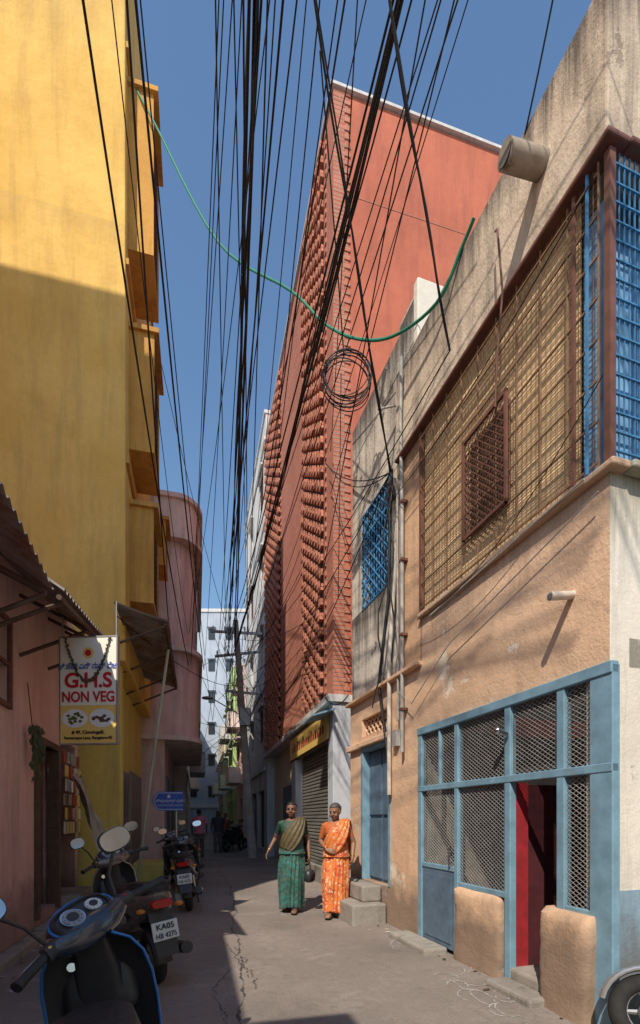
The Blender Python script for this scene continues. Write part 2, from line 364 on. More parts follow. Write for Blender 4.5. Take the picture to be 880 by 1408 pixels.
w.fb(FR,3.12,5.54,-.02,.045,2.34,2.42,bluef); w.fb(FR,3.12,5.54,-.02,.04,1.70,1.76,bluef)
w.fb(FR,3.29,3.5,-.02,.03,.72,.77,bluef); w.fb(FR,4.12,4.78,-.02,.03,.72,.77,bluef); w.fb(FR,4.84,5.46,-.02,.03,.86,.91,bluef)
w.fb(FR,5.1,5.13,-.02,.03,1.76,2.34,bluef)
w.obj('blue_steel_frame',B,bevel=.006)
w=MB()
for a,b,c,d in ((3.29,3.5,.77,1.7),(3.29,3.5,1.76,2.34),(3.57,4.05,1.76,2.34),(4.12,4.78,.77,1.7),(4.12,4.78,1.76,2.34),(4.84,5.46,.91,1.7),(4.84,5.46,1.76,2.34)):
    lattice(w,FR,a,b,c,d,0,.030,math.radians(32),.004,greym)
w.obj('expanded_mesh',B)
w=MB(); w.fb(FR,4.85,5.45,-.01,.02,.06,.86,bluedoor); w.fb(FR,4.9,5.4,.021,.03,.12,.8,bluedoor)
w.fb(FR,4.06,4.10,-.16,-.035,.05,1.7,reddoor)
w.tube([FR.P(4.88,.03,.95),FR.P(4.88,.07,.95),FR.P(4.88,.07,1.1),FR.P(4.88,.03,1.1)],.008,steel)
w.obj('door',B,bevel=.004)
w=MB(); w.fb(FR,3.35,5.6,-2.2,-2.1,-.05,2.4,interw); w.fb(FR,5.5,5.54,-2.2,-.05,-.05,2.4,interw); w.fb(FR,3.36,5.6,-2.2,-.2,-.05,.08,interw)
w.fb(FR,4.2,4.9,-1.2,-.6,.1,1.9,interw); w.fb(FR,4.12,4.16,-2.09,-.2,.081,1.69,maroon)
w.fb(FR,3.9,4.118,-.9,-.5,.081,.34,interw); w.obj('interior',B)
w=MB()
def bulge(y0,y1,z1,n1,mat,nb=-.2):
    rr=[]
    for i in range(21):
        t=i/20; z=-.03+(z1+.03)*t; k=1 if t<.84 else math.sqrt(max(0.03,1-((t-.84)/.165)**2))*.35+.65
        if i==20: k=.45
        cy=(y0+y1)/2; c=FR.P(cy,(n1+nb)/2,z); rg=ring(c,FR.a,FR.n,(y1-y0)/2*FR.l*(.93+.07*k if k<1 else 1)*(1-.0*t),(n1-nb)/2*(.4+.6*k),6,36)
        rg=[p+(p-c).normalized()*(.02*noise.noise(p*4.0)+.008*noise.noise(p*14)) for p in rg]
        rr.append(rg)
    w.loft(rr,mat)
bulge(4.16,4.84,.73,.07,peach); bulge(3.24,3.68,.74,.12,peach)
w.obj('low_parapet',B,smooth=True)
w=MB()
w.fb(FR,6.3,7.2,-.16,-.13,.5,2.42,bluedoor)
for i in range(2):
    a=6.34+i*.43; w.fb(FR,a,a+.38,-.13,-.10,.55,1.4,bluedoor); w.fb(FR,a,a+.38,-.13,-.10,1.45,2.36,bluedoor)
w.fb(FR,6.28,6.34,-.14,.01,.5,2.43,bluef); w.fb(FR,7.16,7.22,-.14,.01,.5,2.43,bluef); w.fb(FR,6.3,7.2,-.14,.012,2.38,2.44,bluef)
w.fb(FR,6.3,7.2,-.16,-.12,2.6,2.86,dark_fill); lattice(w,FR,6.3,7.2,2.6,2.86,-.08,.09,math.radians(45),.02,peach)
w.fb(FR,6.33,7.26,-.2,-.16,4.5,5.92,glassd)
for i in range(12): w.fb(FR,6.34+i*.082,6.355+i*.082,-.04,-.025,4.5,5.92,bright)
lattice(w,FR,6.34,7.25,4.52,5.9,-.03,.13,math.radians(45),.014,bright)
for i in range(5): w.fb(FR,6.32,7.27,-.045,-.02,4.5+i*.345,4.53+i*.345,bright)
w.obj('door_and_window',B,bevel=.004)
w=MB()
stone=plaster('grey_step_stone',(.36,.33,.28),(.26,.23,.20),amt=.6,bs=.7)
w.fb(FR,6.35,7.5,.02,.5,-.05,.28,stone); w.fb(FR,6.5,7.4,.02,.3,.28,.5,stone)
w.fb(FR,4.95,5.75,.03,.30,-.05,.08,stone); w.fb(FR,3.6,4.1,.03,.25,-.05,.07,stone); w.fb(FR,3.62,4.08,-.3,.03,.0,.15,interw)
w.obj('door_step',B,bevel=.025)
w=MB()
w.tube([FR.P(5.86,.06,2.2),FR.P(5.86,.06,5.2),FR.P(5.9,.06,6.2),FR.P(5.8,.10,6.9)],.022,pvc,10)
w.tube([FR.P(6.22,.05,1.7),FR.P(6.22,.05,3.4),FR.P(6.05,.05,4.6)],.028,pipew,10)
w.tube([FR.P(6.25,.05,2.2),FR.P(6.5,.06,3.2),FR.P(6.2,.07,4.2),FR.P(6.15,.06,5.6)],.022,black,8)
w.tube([FR.P(5.98,.05,2.6),FR.P(6.0,.05,5.6)],.014,pvc,8)
for z in (2.7,3.6,4.5,5.2): w.fb(FR,5.82,5.90,.0,.085,z,z+.03,brown)
w.tube([FR.P(3.46,-.02,3.0),FR.P(3.46,.20,2.96)],.030,pipew,14); w.tube([FR.P(3.46,.201,2.96),FR.P(3.46,.203,2.96)],.024,dark_fill,14)  # dark end disc paints the shade inside the pipe mouth
w.tube([FR.P(3.72,-.02,6.42),FR.P(3.72,.36,6.36)],.085,spout,18); w.tube([FR.P(3.72,.361,6.36),FR.P(3.72,.363,6.36)],.07,dark_fill,18)  # spout mouth shade painted as a dark disc
w.tube([FR.P(5.3,.02,3.62),FR.P(3.3,.07,3.70)],.008,pipew)
w.tube([FR.P(5.95,.06,2.95),FR.P(5.6,.08,2.72),FR.P(4.9,.06,3.15),FR.P(3.2,.06,3.55)],.005,pvc)
w.tube([FR.P(4.15,.1,6.4),FR.P(4.0,.2,6.2),FR.P(4.0,.15,5.7),FR.P(4.1,.12,5.3),FR.P(4.15,.1,4.9)],.009,brown)
w.tube([FR.P(6.1,.02,6.6),FR.P(5.9,.35,6.3),FR.P(5.6,.4,6.5)],.014,pvc)
w.tube([FR.P(4.07,.05,2.1),FR.P(4.07,.12,2.12)],.02,steel); w.ball(FR.P(4.07,.14,2.13),.03,.03,.03,steel)
w.fb(FR,6.14,6.26,-.02,.07,5.5,5.72,dark_fill); w.fb(FR,6.02,6.12,.0,.06,2.3,2.5,pvc)
w.obj('drain_pipes',B,smooth=True)

# ---------------------------------------------------------------- red brick building
B=empty('red_brick_building')
w=MB(); T=15.3
w.fb(FD,9.2,18.0,-.3,0,3.75,T,brick); w.fb(FD,9.205,9.5,-14,-.302,-.05,T-.02,stucco); w.fb(FD,9.5,18.0,-14,-.3,3.7,T-.1,stucco)
w.obj('walls',B)
w=MB()
for i in range(140):
    z=3.76+i*.0825
    if z>T-.05: break
    l=.34 if i%2 else .22
    w.fb(FD,9.185,9.204,-l,-.001,z,z+.075,brickq)
w.obj('brick_quoins',B)
w=MB()
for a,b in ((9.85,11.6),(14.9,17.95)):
    w.fb(FD,a,b,.004,.012,3.8,T-.15,brickd)  # near-black sheet on the wall face paints shade between the bricks
w.obj('dark_gap_sheet',B)
w=MB()
for a,b in ((9.85,11.6),(14.9,17.95)):
    r=0; z=3.8
    while z<T-.22:
        y=a+(0 if r%2 else .21)
        while y+.12<b+.08:
            o=.075+.015*math.sin(z*1.2+y*1.5)+R.uniform(-.006,.006); y0_=y; y1_=y+.175
            for zz,dz in ((z,.062),(z+.068,.062)):
                s1=R.uniform(-.006,.006); w.fb(FD,y0_+s1,y1_+s1,.013,o+s1,zz,zz+dz,brickp)
            y+=.42
        z+=.150; r+=1
for yy in (9.66,11.65,14.78):
    r=0; z=3.8
    while z<T-.2:
        if r%2: w.fb(FD,yy,yy+.1,.001,.022,z,z+.08,brickp)
        z+=.098; r+=1
w.obj('projecting_bricks',B)
w=MB(); w.fb(FD,9.14,18.05,-.25,.06,T,T+.06,white); w.fb(FD,9.14,9.4,-14,-.25,T,T+.06,white)
w.fb(FD,9.198,9.204,-14,-.35,13.35,13.36,brickq); w.fb(FD,9.198,9.204,-2.61,-2.6,3.7,13.35,brickq)
w.fb(FD,9.1,18.0,-.3,.12,3.6,3.74,greyb); w.fb(FD,9.1,9.3,-1.4,-.3,3.6,3.74,greyb)
w.obj('coping',B,bevel=.01)
w=MB()
gw=plaster('pale_blue_grey_pillar',(.56,.59,.63),(.48,.51,.55),amt=.5)
w.fb(FD,9.15,9.5,-.35,.02,-.05,3.6,gw); w.fb(FD,12.6,13.1,-.35,.02,-.05,3.6,gw); w.fb(FD,17.6,18,-.35,.02,-.05,3.6,gw)
w.fb(FD,13.1,17.6,-.3,-.25,-.05,3.6,creamb); w.fb(FD,9.5,12.6,-.3,-.05,-.05,.35,stone)
w.fb(FD,9.3,9.45,-1.6,-.35,-.05,3.6,gw); w.fb(FD,14.2,15.6,-.25,-.2,-.05,2.4,bluedoor)
w.obj('pillars',B,bevel=.01)
w=MB(); z=.35
while z<3.0:
    w.loft([[FD.P(9.5,-.2,z),FD.P(9.5,-.16,z+.02),FD.P(9.5,-.16,z+.06),FD.P(9.5,-.2,z+.08)],[FD.P(12.6,-.2,z),FD.P(12.6,-.16,z+.02),FD.P(12.6,-.16,z+.06),FD.P(12.6,-.2,z+.08)]],shutter); z+=.08
w.obj('rolling_shutter',B)
w=MB(); w.fb(FD,9.4,13.2,-.05,.05,2.95,3.5,signy); w.fb(FD,9.38,13.22,-.06,.03,2.91,3.54,wood)
for i in range(16): w.fb(FD,9.7+i*.2,9.82+i*.2,.051,.054,3.1,3.1+R.uniform(.1,.25),signr if i%3 else signk)
w.obj('shop_signboard',B)
w=MB(); w.hexa([FD.P(9.0,.02,3.42),FD.P(9.0,.45,3.28),FD.P(9.9,.45,3.28),FD.P(9.9,.02,3.42),FD.P(9.0,.02,3.46),FD.P(9.0,.45,3.31),FD.P(9.9,.45,3.31),FD.P(9.9,.02,3.46)],bluef); w.obj('awning',B)

# ---------------------------------------------------------------- generic lane buildings
def building(name,F,y0,y1,h,mat,n=0,dep=8,fl=3.1,acc=None,balc=True,wy=1.1,gap=1.0,shade=.3,seed=1):
    rr=random.Random(seed); E=empty(name); acc=acc or mat; ops=[]
    z=3.6
    while z+2.6<h+.2:
        y=y0+.6
        while y+wy<y1-.3: ops.append((y,y+wy,z+.8,z+2.1)); y+=wy+gap
        z+=fl
    w=MB(); g0=[]
    y=y0+.4
    while y+2<y1: g0.append((y,y+1.9,.2,2.5)); y+=2.4
    wall(w,F,y0,y1,-.05,h,[o for o in ops+g0 if o[3]<h],mat,n=n,d=.2)
    w.fb(F,y0,y0+.2,-dep,n-.001,-.05,h,mat); w.fb(F,y1-.2,y1,-dep,n-.001,-.05,h,mat); w.fb(F,y0+.2,y1-.2,-dep,n-.21,h-.3,h-.12,mat)
    w.obj('walls',E)
    w=MB()
    for a,b,c,d in ops:
        if d>=h: continue
        pane(w,F,a,b,c,d,n-.16,glassd,acc,2,2); w.fb(F,a-.1,b+.1,n+.002,n+shade,d+.05,d+.12,acc)
        if rr.random()<.35: lattice(w,F,a,b,c,d,n-.05,.12,math.radians(45),.015,brown)
    for a,b,c,d in g0: w.fb(F,a,b,n-.2,n-.16,c,d,rr.choice([shutter,bluedoor,wood,shutter]))
    w.obj('windows',E)
    w=MB(); z=3.2
    while z<h-1:
        w.fb(F,y0-.02,y1+.02,n-.1,n+.06,z,z+.14,acc if balc else mat); z+=fl
    w.fb(F,y0-.03,y1+.03,-dep,n+.06,h,h+.12,acc)
    if balc:
        z=3.3+fl*0
        while z<h-3:
            a=y0+rr.uniform(.3,1); b=a+rr.uniform(2,3.2)
            w.fb(F,a,b,n+.11,n+.75,z,z+.12,acc); w.fb(F,a,b,n+.68,n+.752,z+.12,z+.85,mat if rr.random()<.5 else acc)
            for yy in (a,b-.07): w.fb(F,yy,yy+.07,n+.11,n+.68,z+.12,z+.85,acc)
            z+=fl
    w.obj('ledges',E); return E
building('white_grey_building',FD,18.15,25.5,16.6,greyb,0,8,acc=greyb,balc=False,gap=2.2,shade=.12,seed=3)
building('pink_shop_building',FD,25.7,30,9.5,pinkb,.1,8,acc=pinkw,seed=4)
building('lime_green_building',FD,30.2,37,10.8,greenb,.3,8,acc=white,seed=5)
building('cream_building',FD,37.2,46,8.5,creamb,.5,8,acc=greyb,seed=6)
building('grey_apartment_block',FY,19.4,30,9.2,greyb,.75,8,acc=white,seed=7)
building('cream_apartment_block',FY,30.2,45,11.5,creamb,.55,8,acc=pinkw,seed=8)
E=empty('bluegrey_tower_block'); w=MB(); w.box(-26,-6.5,46,54,-.05,21,bluegrey); w.box(-26.1,-6.4,45.9,54,21,21.3,white); w.obj('walls',E)
w=MB()
for i in range(6):
    for j in range(7):
        x=-17.4+j*1.7; z=3.4+i*3; w.box(x,x+.6,45.93,45.99,z,z+1.0,glassd); w.box(x-.1,x+.7,45.7,45.99,z+1.1,z+1.16,bluegrey)
w.box(-26,-6.5,45.8,45.99,2.4,2.7,white); w.obj('windows',E)
# ---------------------------------------------------------------- left: yellow building
B=empty('yellow_apartment_building'); w=MB()
w.fb(FY,8.0,12.6,-12,0,4.0,17.2,yell); w.fb(FY,8.3,12.6,-12,-.25,-.05,4.0,yellow_low)
w.fb(FY,8.2,8.5,-3,-.1,-.05,4.0,yellow_low)
w.obj('walls',B,bevel=.02)
w=MB()
for y0,z0,z1,n1 in ((8.25,11.2,13.9,.42),(8.4,7.9,9.9,.42),(8.5,5.3,6.9,.40),(11.6,7.6,8.6,.42),(11.6,5.2,6.1,.42)):
    y1=y0+1.15 if y0<11 else y0+.8
    w.fb(FY,y0,y0+.08,.002,n1,z0,z1,yelld); w.fb(FY,y1-.08,y1,.002,n1,z0,z1,yelld)
    w.fb(FY,y0-.06,y1+.06,.002,n1+.08,z1,z1+.08,yelld); w.fb(FY,y0,y1,.002,n1,z0-.08,z0,yelld)
    w.fb(FY,y0+.08,y1-.08,n1-.3,n1-.26,z0,z1,glassd)
    k=int((z1-z0)/.12)
    for i in range(k): w.fb(FY,y0+.08,y1-.08,n1-.04,n1-.02,z0+i*.12,z0+i*.12+.02,brown)
    for i in range(8): w.fb(FY,y0+.1+i*.12,y0+.112+i*.12,n1-.06,n1-.045,z0,z1,brown)
for z in (4.9,7.3,10.6,14.2): w.fb(FY,8.02,12.62,.002,.05,z,z+.1,yelld)
w.obj('window_boxes',B)
w=MB(); w.fb(FY,8.6,9.9,-.24,-.2,.3,2.3,glassd); w.fb(FY,10.3,12.2,-.24,-.2,.1,2.4,shutter); w.obj('shop_openings',B)
B=empty('round_corner_pink_building')
foot=[(12.85,-8),(12.85,.0),(12.86,.55)]+[(13.75-.9*math.cos(a),.55+.68*math.sin(a)) for a in [math.radians(q) for q in range(8,91,8)]]+[(19.2,1.23),(19.2,-8)]
def ext(mb,z0,z1,mat,g=0):
    f=[(y-(g if y<13.7 else -g*(y>19)),n+(g if n>0 else 0)) for y,n in foot]
    mb.loft([[FY.P(y,n,z0) for y,n in f],[FY.P(y,n,z1) for y,n in f]],mat)
w=MB(); ext(w,9.05,10.0,pinkw); ext(w,6.0,8.95,pinkb,-.12); ext(w,3.6,5.9,pinkb,-.02)
w.fb(FY,13,19.2,-8,.3,-.05,3.6,pinkb); w.obj('walls',B,smooth=True,ang=30)
w=MB(); 
for z in (3.5,5.9,8.92,10.0): ext(w,z,z+.12,pinkw,.08)
w.obj('floor_bands',B,smooth=True,ang=30)
w=MB()
for z in (4.3,7.0):
    for y in (14.3,16.0,17.7): pane(w,FY,y,y+1,z,z+1.3,1.235 if z<6 else 1.13,glassd,pinkw,2,2)
w.fb(FY,13.5,15,.3,.34,.2,2.6,bluedoor); w.fb(FY,15.6,17.6,.3,.34,.2,2.6,shutter)
w.obj('windows',B)
# ---------------------------------------------------------------- left: pink shop with awnings
B=empty('pink_shop_house'); w=MB()
wall(w,FL,-.5,7.75,-.05,4.35,[(5.7,6.55,.25,2.3),(4.35,4.85,2.55,3.35),(6.75,7.6,.2,2.5)],pink,d=.2)
w.fb(FL,-.5,7.75,-8,-.25,4.1,4.34,pink); w.fb(FL,2.4,3.9,-9,-1.4,4.35,15.0,pink,zt=15.2); w.fb(FL,7.6,7.75,-8,-.01,-.05,4.3,pink)  # tall slab out of view, added to cast shade on the yellow wall
w.obj('walls',B)
w=MB(); w.fb(FL,5.7,6.55,-.22,-.16,.25,2.3,wood); w.fb(FL,5.66,5.74,-.1,.05,.2,2.36,wood); w.fb(FL,6.5,6.58,-.1,.05,.2,2.36,wood); w.fb(FL,5.66,6.58,-.1,.052,2.3,2.38,wood)
for i in range(2):
    for j in range(3): w.fb(FL,5.78+i*.38,6.08+i*.38,-.16,-.13,.35+j*.65,.9+j*.65,wood)
w.fb(FL,6.75,7.6,-.6,-.5,.2,2.5,dark_fill)
pane(w,FL,4.35,4.85,2.55,3.35,-.1,wood,brown,2,1); w.fb(FL,4.3,4.9,.0,.04,2.5,2.55,brown); w.fb(FL,4.3,4.9,.0,.04,3.35,3.4,brown); w.fb(FL,4.3,4.35,.0,.04,2.5,3.4,brown); w.fb(FL,4.85,4.9,.0,.04,2.5,3.4,brown)
w.fb(FL,4.35,4.85,.0,.03,2.92,2.96,brown)
w.obj('door_and_shutter',B,bevel=.005)
w=MB(); w.fb(FL,5.6,6.6,.01,.35,-.05,.12,stone); w.fb(FL,6.7,7.7,.01,.5,-.05,.16,stone); w.fb(FL,6.72,7.68,-.4,.25,.16,.32,stone); w.fb(FL,-.4,5.55,.01,.16,-.05,.10,stone); w.obj('door_step',B,bevel=.02)
def corr(mb,F,y0,y1,na,za,nb,zb,zb2=None,th=.004,mat=tin):
    zb2=zb if zb2 is None else zb2; n=int((y1-y0)/.015); rows=[]
    for o in (0,-th):
        for i in range(n+1):
            y=y0+(y1-y0)*i/n; t=i/n; dz=.02*math.sin(2*math.pi*y/.11)+o; ze=zb+(zb2-zb)*t; zz=za+(zb2-zb)*t
            rows.append(F.P(y,na,zz+dz)); rows.append(F.P(y,(na+nb)/2,(zz+ze)/2+dz-.015)); rows.append(F.P(y,nb,ze+dz))
    fs=[]; m=(n+1)*3
    for b in (0,m):
        for i in range(n):
            for k in range(2): a=b+i*3+k; fs.append((a,a+1,a+4,a+3))
    for i in range(n): a=i*3+2; fs.append((a,a+3,a+3+m,a+m))
    mb.add(rows,fs,mat)
w=MB()
corr(w,FL,2.4,4.0,-.1,4.1,.66,3.55,3.35); corr(w,FL,4.03,7.1,-.1,3.95,.72,3.4,3.85); corr(w,FY,7.2,11.0,-.05,4.62,.72,4.42,4.42)
w.obj('tin_awning',B,smooth=True,ang=60)
w=MB()
for y,n,z in ((2.6,.6,3.5),(3.9,.62,3.3),(4.2,.66,3.36),(5.2,.68,3.5),(6.2,.68,3.66),(7.0,.68,3.8)):
    w.tube([FL.P(y,0,z-.35),FL.P(y,n,z-.02)],.02,wood,6); w.tube([FL.P(y,0,z+.3),FL.P(y,n,z-.01)],.022,wood,6)
w.tube([FL.P(4.05,.68,3.33),FL.P(7.1,.70,3.78)],.025,wood,6); w.tube([FY.P(7.25,.68,4.38),FY.P(11.0,.68,4.38)],.025,wood,6)
for y in (7.3,8.6,9.9,10.9): w.tube([FY.P(y,-.3,3.9),FY.P(y,.68,4.37)],.02,wood,6)
w.tube([FY.P(8.9,.05,0.0),FY.P(8.6,.35,2.2),FY.P(8.3,.66,4.35)],.024,plaster('pale_green_post',(.5,.52,.4),(.42,.44,.35)),10)
w.obj('awning_brackets',B)
w=MB()
plm=simple('clear_plastic_sheet',(.42,.40,.35),.25,var=.5,sc_=6); redp=simple('red_packets',(.5,.07,.05),.4,var=.5,sc_=30)
for i in range(7):
    y=6.75+.13*i; 
    for k in range(6): 
        z=2.35-k*.2; a=R.uniform(-.02,.02); w.fb(FL,y,y+.1,.05+a,.07+a,z-.17,z,[redp,signc,signy,plm,creamb][R.randrange(5)])
w.obj('hanging_packets',B,bevel=.004)
w=MB(); rr=[]
for i in range(10):
    t=i/9; c=FL.P(6.8+.15*t,.2+.5*t,2.0-1.5*t); rr.append([c+FL.a*(.25*(j-4)/4)+V((0,0,.03*math.sin(j*2+i))) +FL.n*.05*math.sin(j*1.3+i*.8) for j in range(9)])
w.loft(rr,plm,closed=False); w.obj('plastic_sheet',B,smooth=True,ang=180)
w=MB()
for i in range(170):
    c=FL.P(5.35+R.gauss(0,.05),.08+abs(R.gauss(0,.05)),2.45-abs(R.gauss(0,.24))); d=V((R.uniform(-.4,.4),R.uniform(-.4,.4),-1)).normalized(); s=d.orthogonal().normalized()*.014; l=R.uniform(.06,.12)
    w.add([c,c+d*l*.5+s,c+d*l,c+d*l*.5-s],[(0,1,2,3)],leafm)
w.tube([FL.P(5.35,.08,2.4),FL.P(5.35,.03,2.9)],.006,wood); w.obj('dried_leaf_bundle')
# ---------------------------------------------------------------- unseen buildings added behind the viewpoint for shade and bounce
building('unseen_shadow_building',Fr(-1.3,-.256,1),-16,-.6,4.4,whitep,0,8,acc=pinkw,balc=False,seed=11)  # added out of view, height set to shade part of the lane
building('unseen_bounce_house',Fr(3.9,-.256,-1),-16,.6,6.5,whitep,0,8,acc=white,balc=False,seed=12)  # added out of view, white to bounce sunlight into the lane

# ---------------------------------------------------------------- restaurant sign
B=empty('restaurant_signboard'); w=MB(); sx,sy,sz=-2.48,5.2,2.77
w.box(-.315,.315,-.02,.02,-.57,.57,signy); w.box(-.318,.318,-.022,-.0205,.20,.565,signc); w.box(-.318,.318,-.0225,-.0206,-.16,.20,signc)
for a,b,c,d in ((-.325,.325,.565,.58),(-.325,.325,-.58,-.565),(-.325,-.31,-.57,.57),(.31,.325,-.57,.57)): w.box(a,b,-.027,.027,c,d,alu)
w.disc((0,-.0225,.40),(0,1,0),.06,.004,signy); w.disc((0,-.025,.40),(0,1,0),.035,.004,signr)
pl=simple('plate_white',(.8,.8,.78),.4,var=.1); food=simple('food_picture',(.14,.18,.04),.6,var=.7,sc_=40); food2=simple('food_brown',(.16,.07,.04),.6,var=.7,sc_=40)
for cx,f1 in ((-.15,food),(.15,food2)):
    w.loft([ring(V((cx,-.0215-k*.002,-.30)),V((1,0,0)),V((0,0,1)),.14,.10,2,24) for k in (0,1)],pl)
    for i in range(16):
        a=R.uniform(0,6.28); q=R.uniform(0,.085); w.ball((cx+q*math.cos(a)*1.2,-.024,-.30+q*.7*math.sin(a)),.022,.003,.016,f1,8)
w.tube([(-.3,0,.58),(-.3,0,.8)],.008,alu); w.tube([(.3,0,.58),(.3,0,.95)],.008,alu)
o=w.obj('board',B)
text('ಜಿ.ಹೆಚ್.ಎಸ್ ನಾನ್ ವೆಜ್',.085,(0,-.026,.255),signb,B,'heading_text',bold=.001,sx=.8)
text('G.H.S',.22,(0,-.026,.10),signr,B,'name_text',bold=.006,sx=1.02); text('NON VEG',.155,(0,-.026,-.075),signr,B,'menu_text',bold=.004,sx=.85)
text('# 49, Chowlugalli,',.05,(0,-.026,-.45),signk,B,'address_text',bold=.001); text('Rannarappa Lane, Bangalore-02',.042,(0,-.026,-.51),signk,B,'address_text_lower',bold=.001)
w=MB(); pts=[]
for i in range(41):
    t=i/40; x=-.25+.5*t; z=.56-.62*(1-(2*t-1)**2)*.75; pts.append((x,-.035,z))
w.tube(pts,.006,leafm,6)
for p in pts:
    for k in range(3): w.ball((p[0]+R.uniform(-.012,.012),p[1]+R.uniform(-.008,.004),p[2]+R.uniform(-.012,.012)),.011,.008,.011,[wood,leafm][k%2],6)
w.obj('dried_garland',B,smooth=True)
B.location=(sx,sy,sz); B.rotation_euler=(0,0,math.radians(-4))
B=empty('lane_direction_sign'); w=MB()
w.loft([[V(p) for p in ((-.31,k,0),(-.19,k,.18),(.30,k,.18),(.30,k,-.18),(-.19,k,-.18))] for k in (-.012,.012)],signb)
w.loft([[V(p) for p in ((-.285,k,0),(-.18,k,.16),(.28,k,.16),(.28,k,.148),(-.175,k,.148),(-.27,k,0))] for k in (-.015,-.013)],platem)
w.loft([[V(p) for p in ((-.285,k,0),(-.18,k,-.16),(.28,k,-.16),(.28,k,-.148),(-.175,k,-.148),(-.27,k,0))] for k in (-.015,-.013)],platem)
w.disc((.02,-.014,.09),(0,1,0),.03,.004,platem); w.tube([(.15,.02,.16),(.15,.02,-1.75)],.02,alu); w.obj('board',B)
text('ಚೌಳುಗಲ್ಲಿ ರಸ್ತೆ',.075,(.05,-.016,0),platem,B,'kannada_text'); text('CHOWLU GALLI ROAD',.045,(.05,-.016,-.08),platem,B,'english_text')
B.location=(-2.86,9.1,1.72)
w=MB(); w.fb(FY,9.6,10.6,-.1,.5,-.05,.5,yellow_low); w.fb(FY,10.7,11.6,0,.6,-.05,.25,stone); w.obj('plinth_block',bevel=.03)

# ---------------------------------------------------------------- utility pole + wires
B=empty('utility_pole'); w=MB()
pb=V((-2.35,16.9,-.05)); pt=V((-2.95,16.9,8.3)); pd=(pt-pb)
w.loft([ring(pb+pd*t,V((1,0,0)),V((0,1,0)),.16-.07*t,.13-.05*t,4,12) for t in (0,.25,.5,.75,1)],concr)
for t,l,a in ((.95,.9,.05),(.86,.8,-.1),(.70,.5,.1)):
    c=pb+pd*t; w.hexa([c+V(q) for q in ((-l,-.05,-.04+a*l),(l,-.05,-.04-a*l),(l,.02,-.04-a*l),(-l,.02,-.04+a*l),(-l,-.05,.04+a*l),(l,-.05,.04-a*l),(l,.02,.04-a*l),(-l,.02,.04+a*l))],alu)
    for k in (-.9,-.45,.45,.9): w.tube([c+V((k*l,-.02,.04-a*l*k)),c+V((k*l,-.02,.20-a*l*k))],[.035,.02],platem,8)
w.box(-2.75,-2.4,16.6,16.8,4.6,5.2,alu); w.tube([pb+pd*.6+V((0,-.1,0)),pb+pd*.62+V((-.9,-.6,.3))],.02,alu); w.ball(pb+pd*.62+V((-1.05,-.7,.3)),.2,.1,.06,alu)
w.obj('pole',B,smooth=True)
cu=bpy.data.curves.new('overhead_cables','CURVE'); cu.dimensions='3D'; cu.bevel_depth=1; cu.bevel_resolution=1; cu.materials.append(black)
def wire(a,b,r=.009,sag=.25,n=18,wob=0):
    a,b=V(a),V(b); sp=cu.splines.new('POLY'); sp.points.add(n)
    ph=R.uniform(0,6)
    for i in range(n+1):
        t=i/n; p=a+(b-a)*t; p.z-=sag*4*t*(1-t); p.x+=wob*math.sin(t*17+ph); p.z+=wob*math.sin(t*13+ph*2)
        sp.points[i].co=(*p,1); sp.points[i].radius=r
def thru(far,xn,zn=7.5,yn=3.6,r=.009,sag=.25,wob=0,yb=-1):
    f=V(far); m=V((xn,yn,zn)); d=(m-f); k=(yb-f.y)/(m.y-f.y); wire(f,f+d*k+V((0,0,sag*1.5)),r,sag*2.2,34,wob)
pole=lambda dx=0,dz=0: V((-2.9+dx,16.85,7.7+dz))
def px(p,y=3.6): return (p-440)/665*y
for p,r in ((297,.006),(322,.006),(335,.008),(342,.013),(350,.015),(357,.008),(366,.007),(378,.006),(388,.010),(404,.007),(420,.005),(438,.006),(462,.006),(506,.005),(545,.011),(548,.013),(552,.010),(590,.006),(604,.007),(640,.005)):
    thru(pole(R.uniform(-.7,.6),R.uniform(-1.6,.3)),px(p),r=r,sag=R.uniform(.05,.35),zn=7.5+R.uniform(-.2,.2),wob=R.choice((0,0,.012)))
for k in range(5): thru(pole(.0,-.2),px(543+k*3),r=.008,sag=.2,wob=.03)
for k in range(4): thru(pole(-.3,-.6),px(346+k*3),r=.008,sag=.3,wob=.03)
left=[V((-3.75,14,5.6)),V((-3.8,14,6.6)),V((-4.0,13.2,4.9)),V((-3.6,15,6.0)),V((-3.55,16,4.6))]
for i,(p,r) in enumerate(((122,.011),(160,.005),(176,.010),(190,.011),(196,.006),(306,.005),(365,.005),(176,.006),(330,.005),(352,.006),(300,.005),(318,.005))):
    thru(left[i%5],px(p),r=r,sag=R.uniform(.1,.4))
for i in range(16):
    a=pole(R.uniform(-.8,.8),R.uniform(-1.8,.3)); wire(a,V((-7.5+R.uniform(-1,1),40,6.5+R.uniform(-1.5,1.5))),.011,.5)
for i in range(22):
    a=pole(R.uniform(-.8,.8),R.uniform(-2.5,.2)); s=R.random()<.5
    y=R.uniform(11,22); b=FD.P(y,.05,R.uniform(3.5,8)) if s else FY.P(y,1.2 if y>13 else .1,R.uniform(3,8)); wire(a,b,.007,R.uniform(.1,.7))
for i in range(10):
    y=R.uniform(17,34); y2=y+R.uniform(-4,4); wire(FD.P(y,.3,R.uniform(3.5,8)),FY.P(y2,1.2,R.uniform(3.5,8)),.010,R.uniform(.1,.6))
J=FR.P(6.05,.12,5.7); J2=FR.P(4.66,.2,5.85)
wire((-.55,2.6,9.2),J,.010,.10,20,.01); wire((-.50,2.6,9.2),J,.008,.2,20,.01); wire((.02,2.9,8.6),J2,.010,.05,18,.01); wire((.06,2.9,8.6),J2,.008,.12,18)
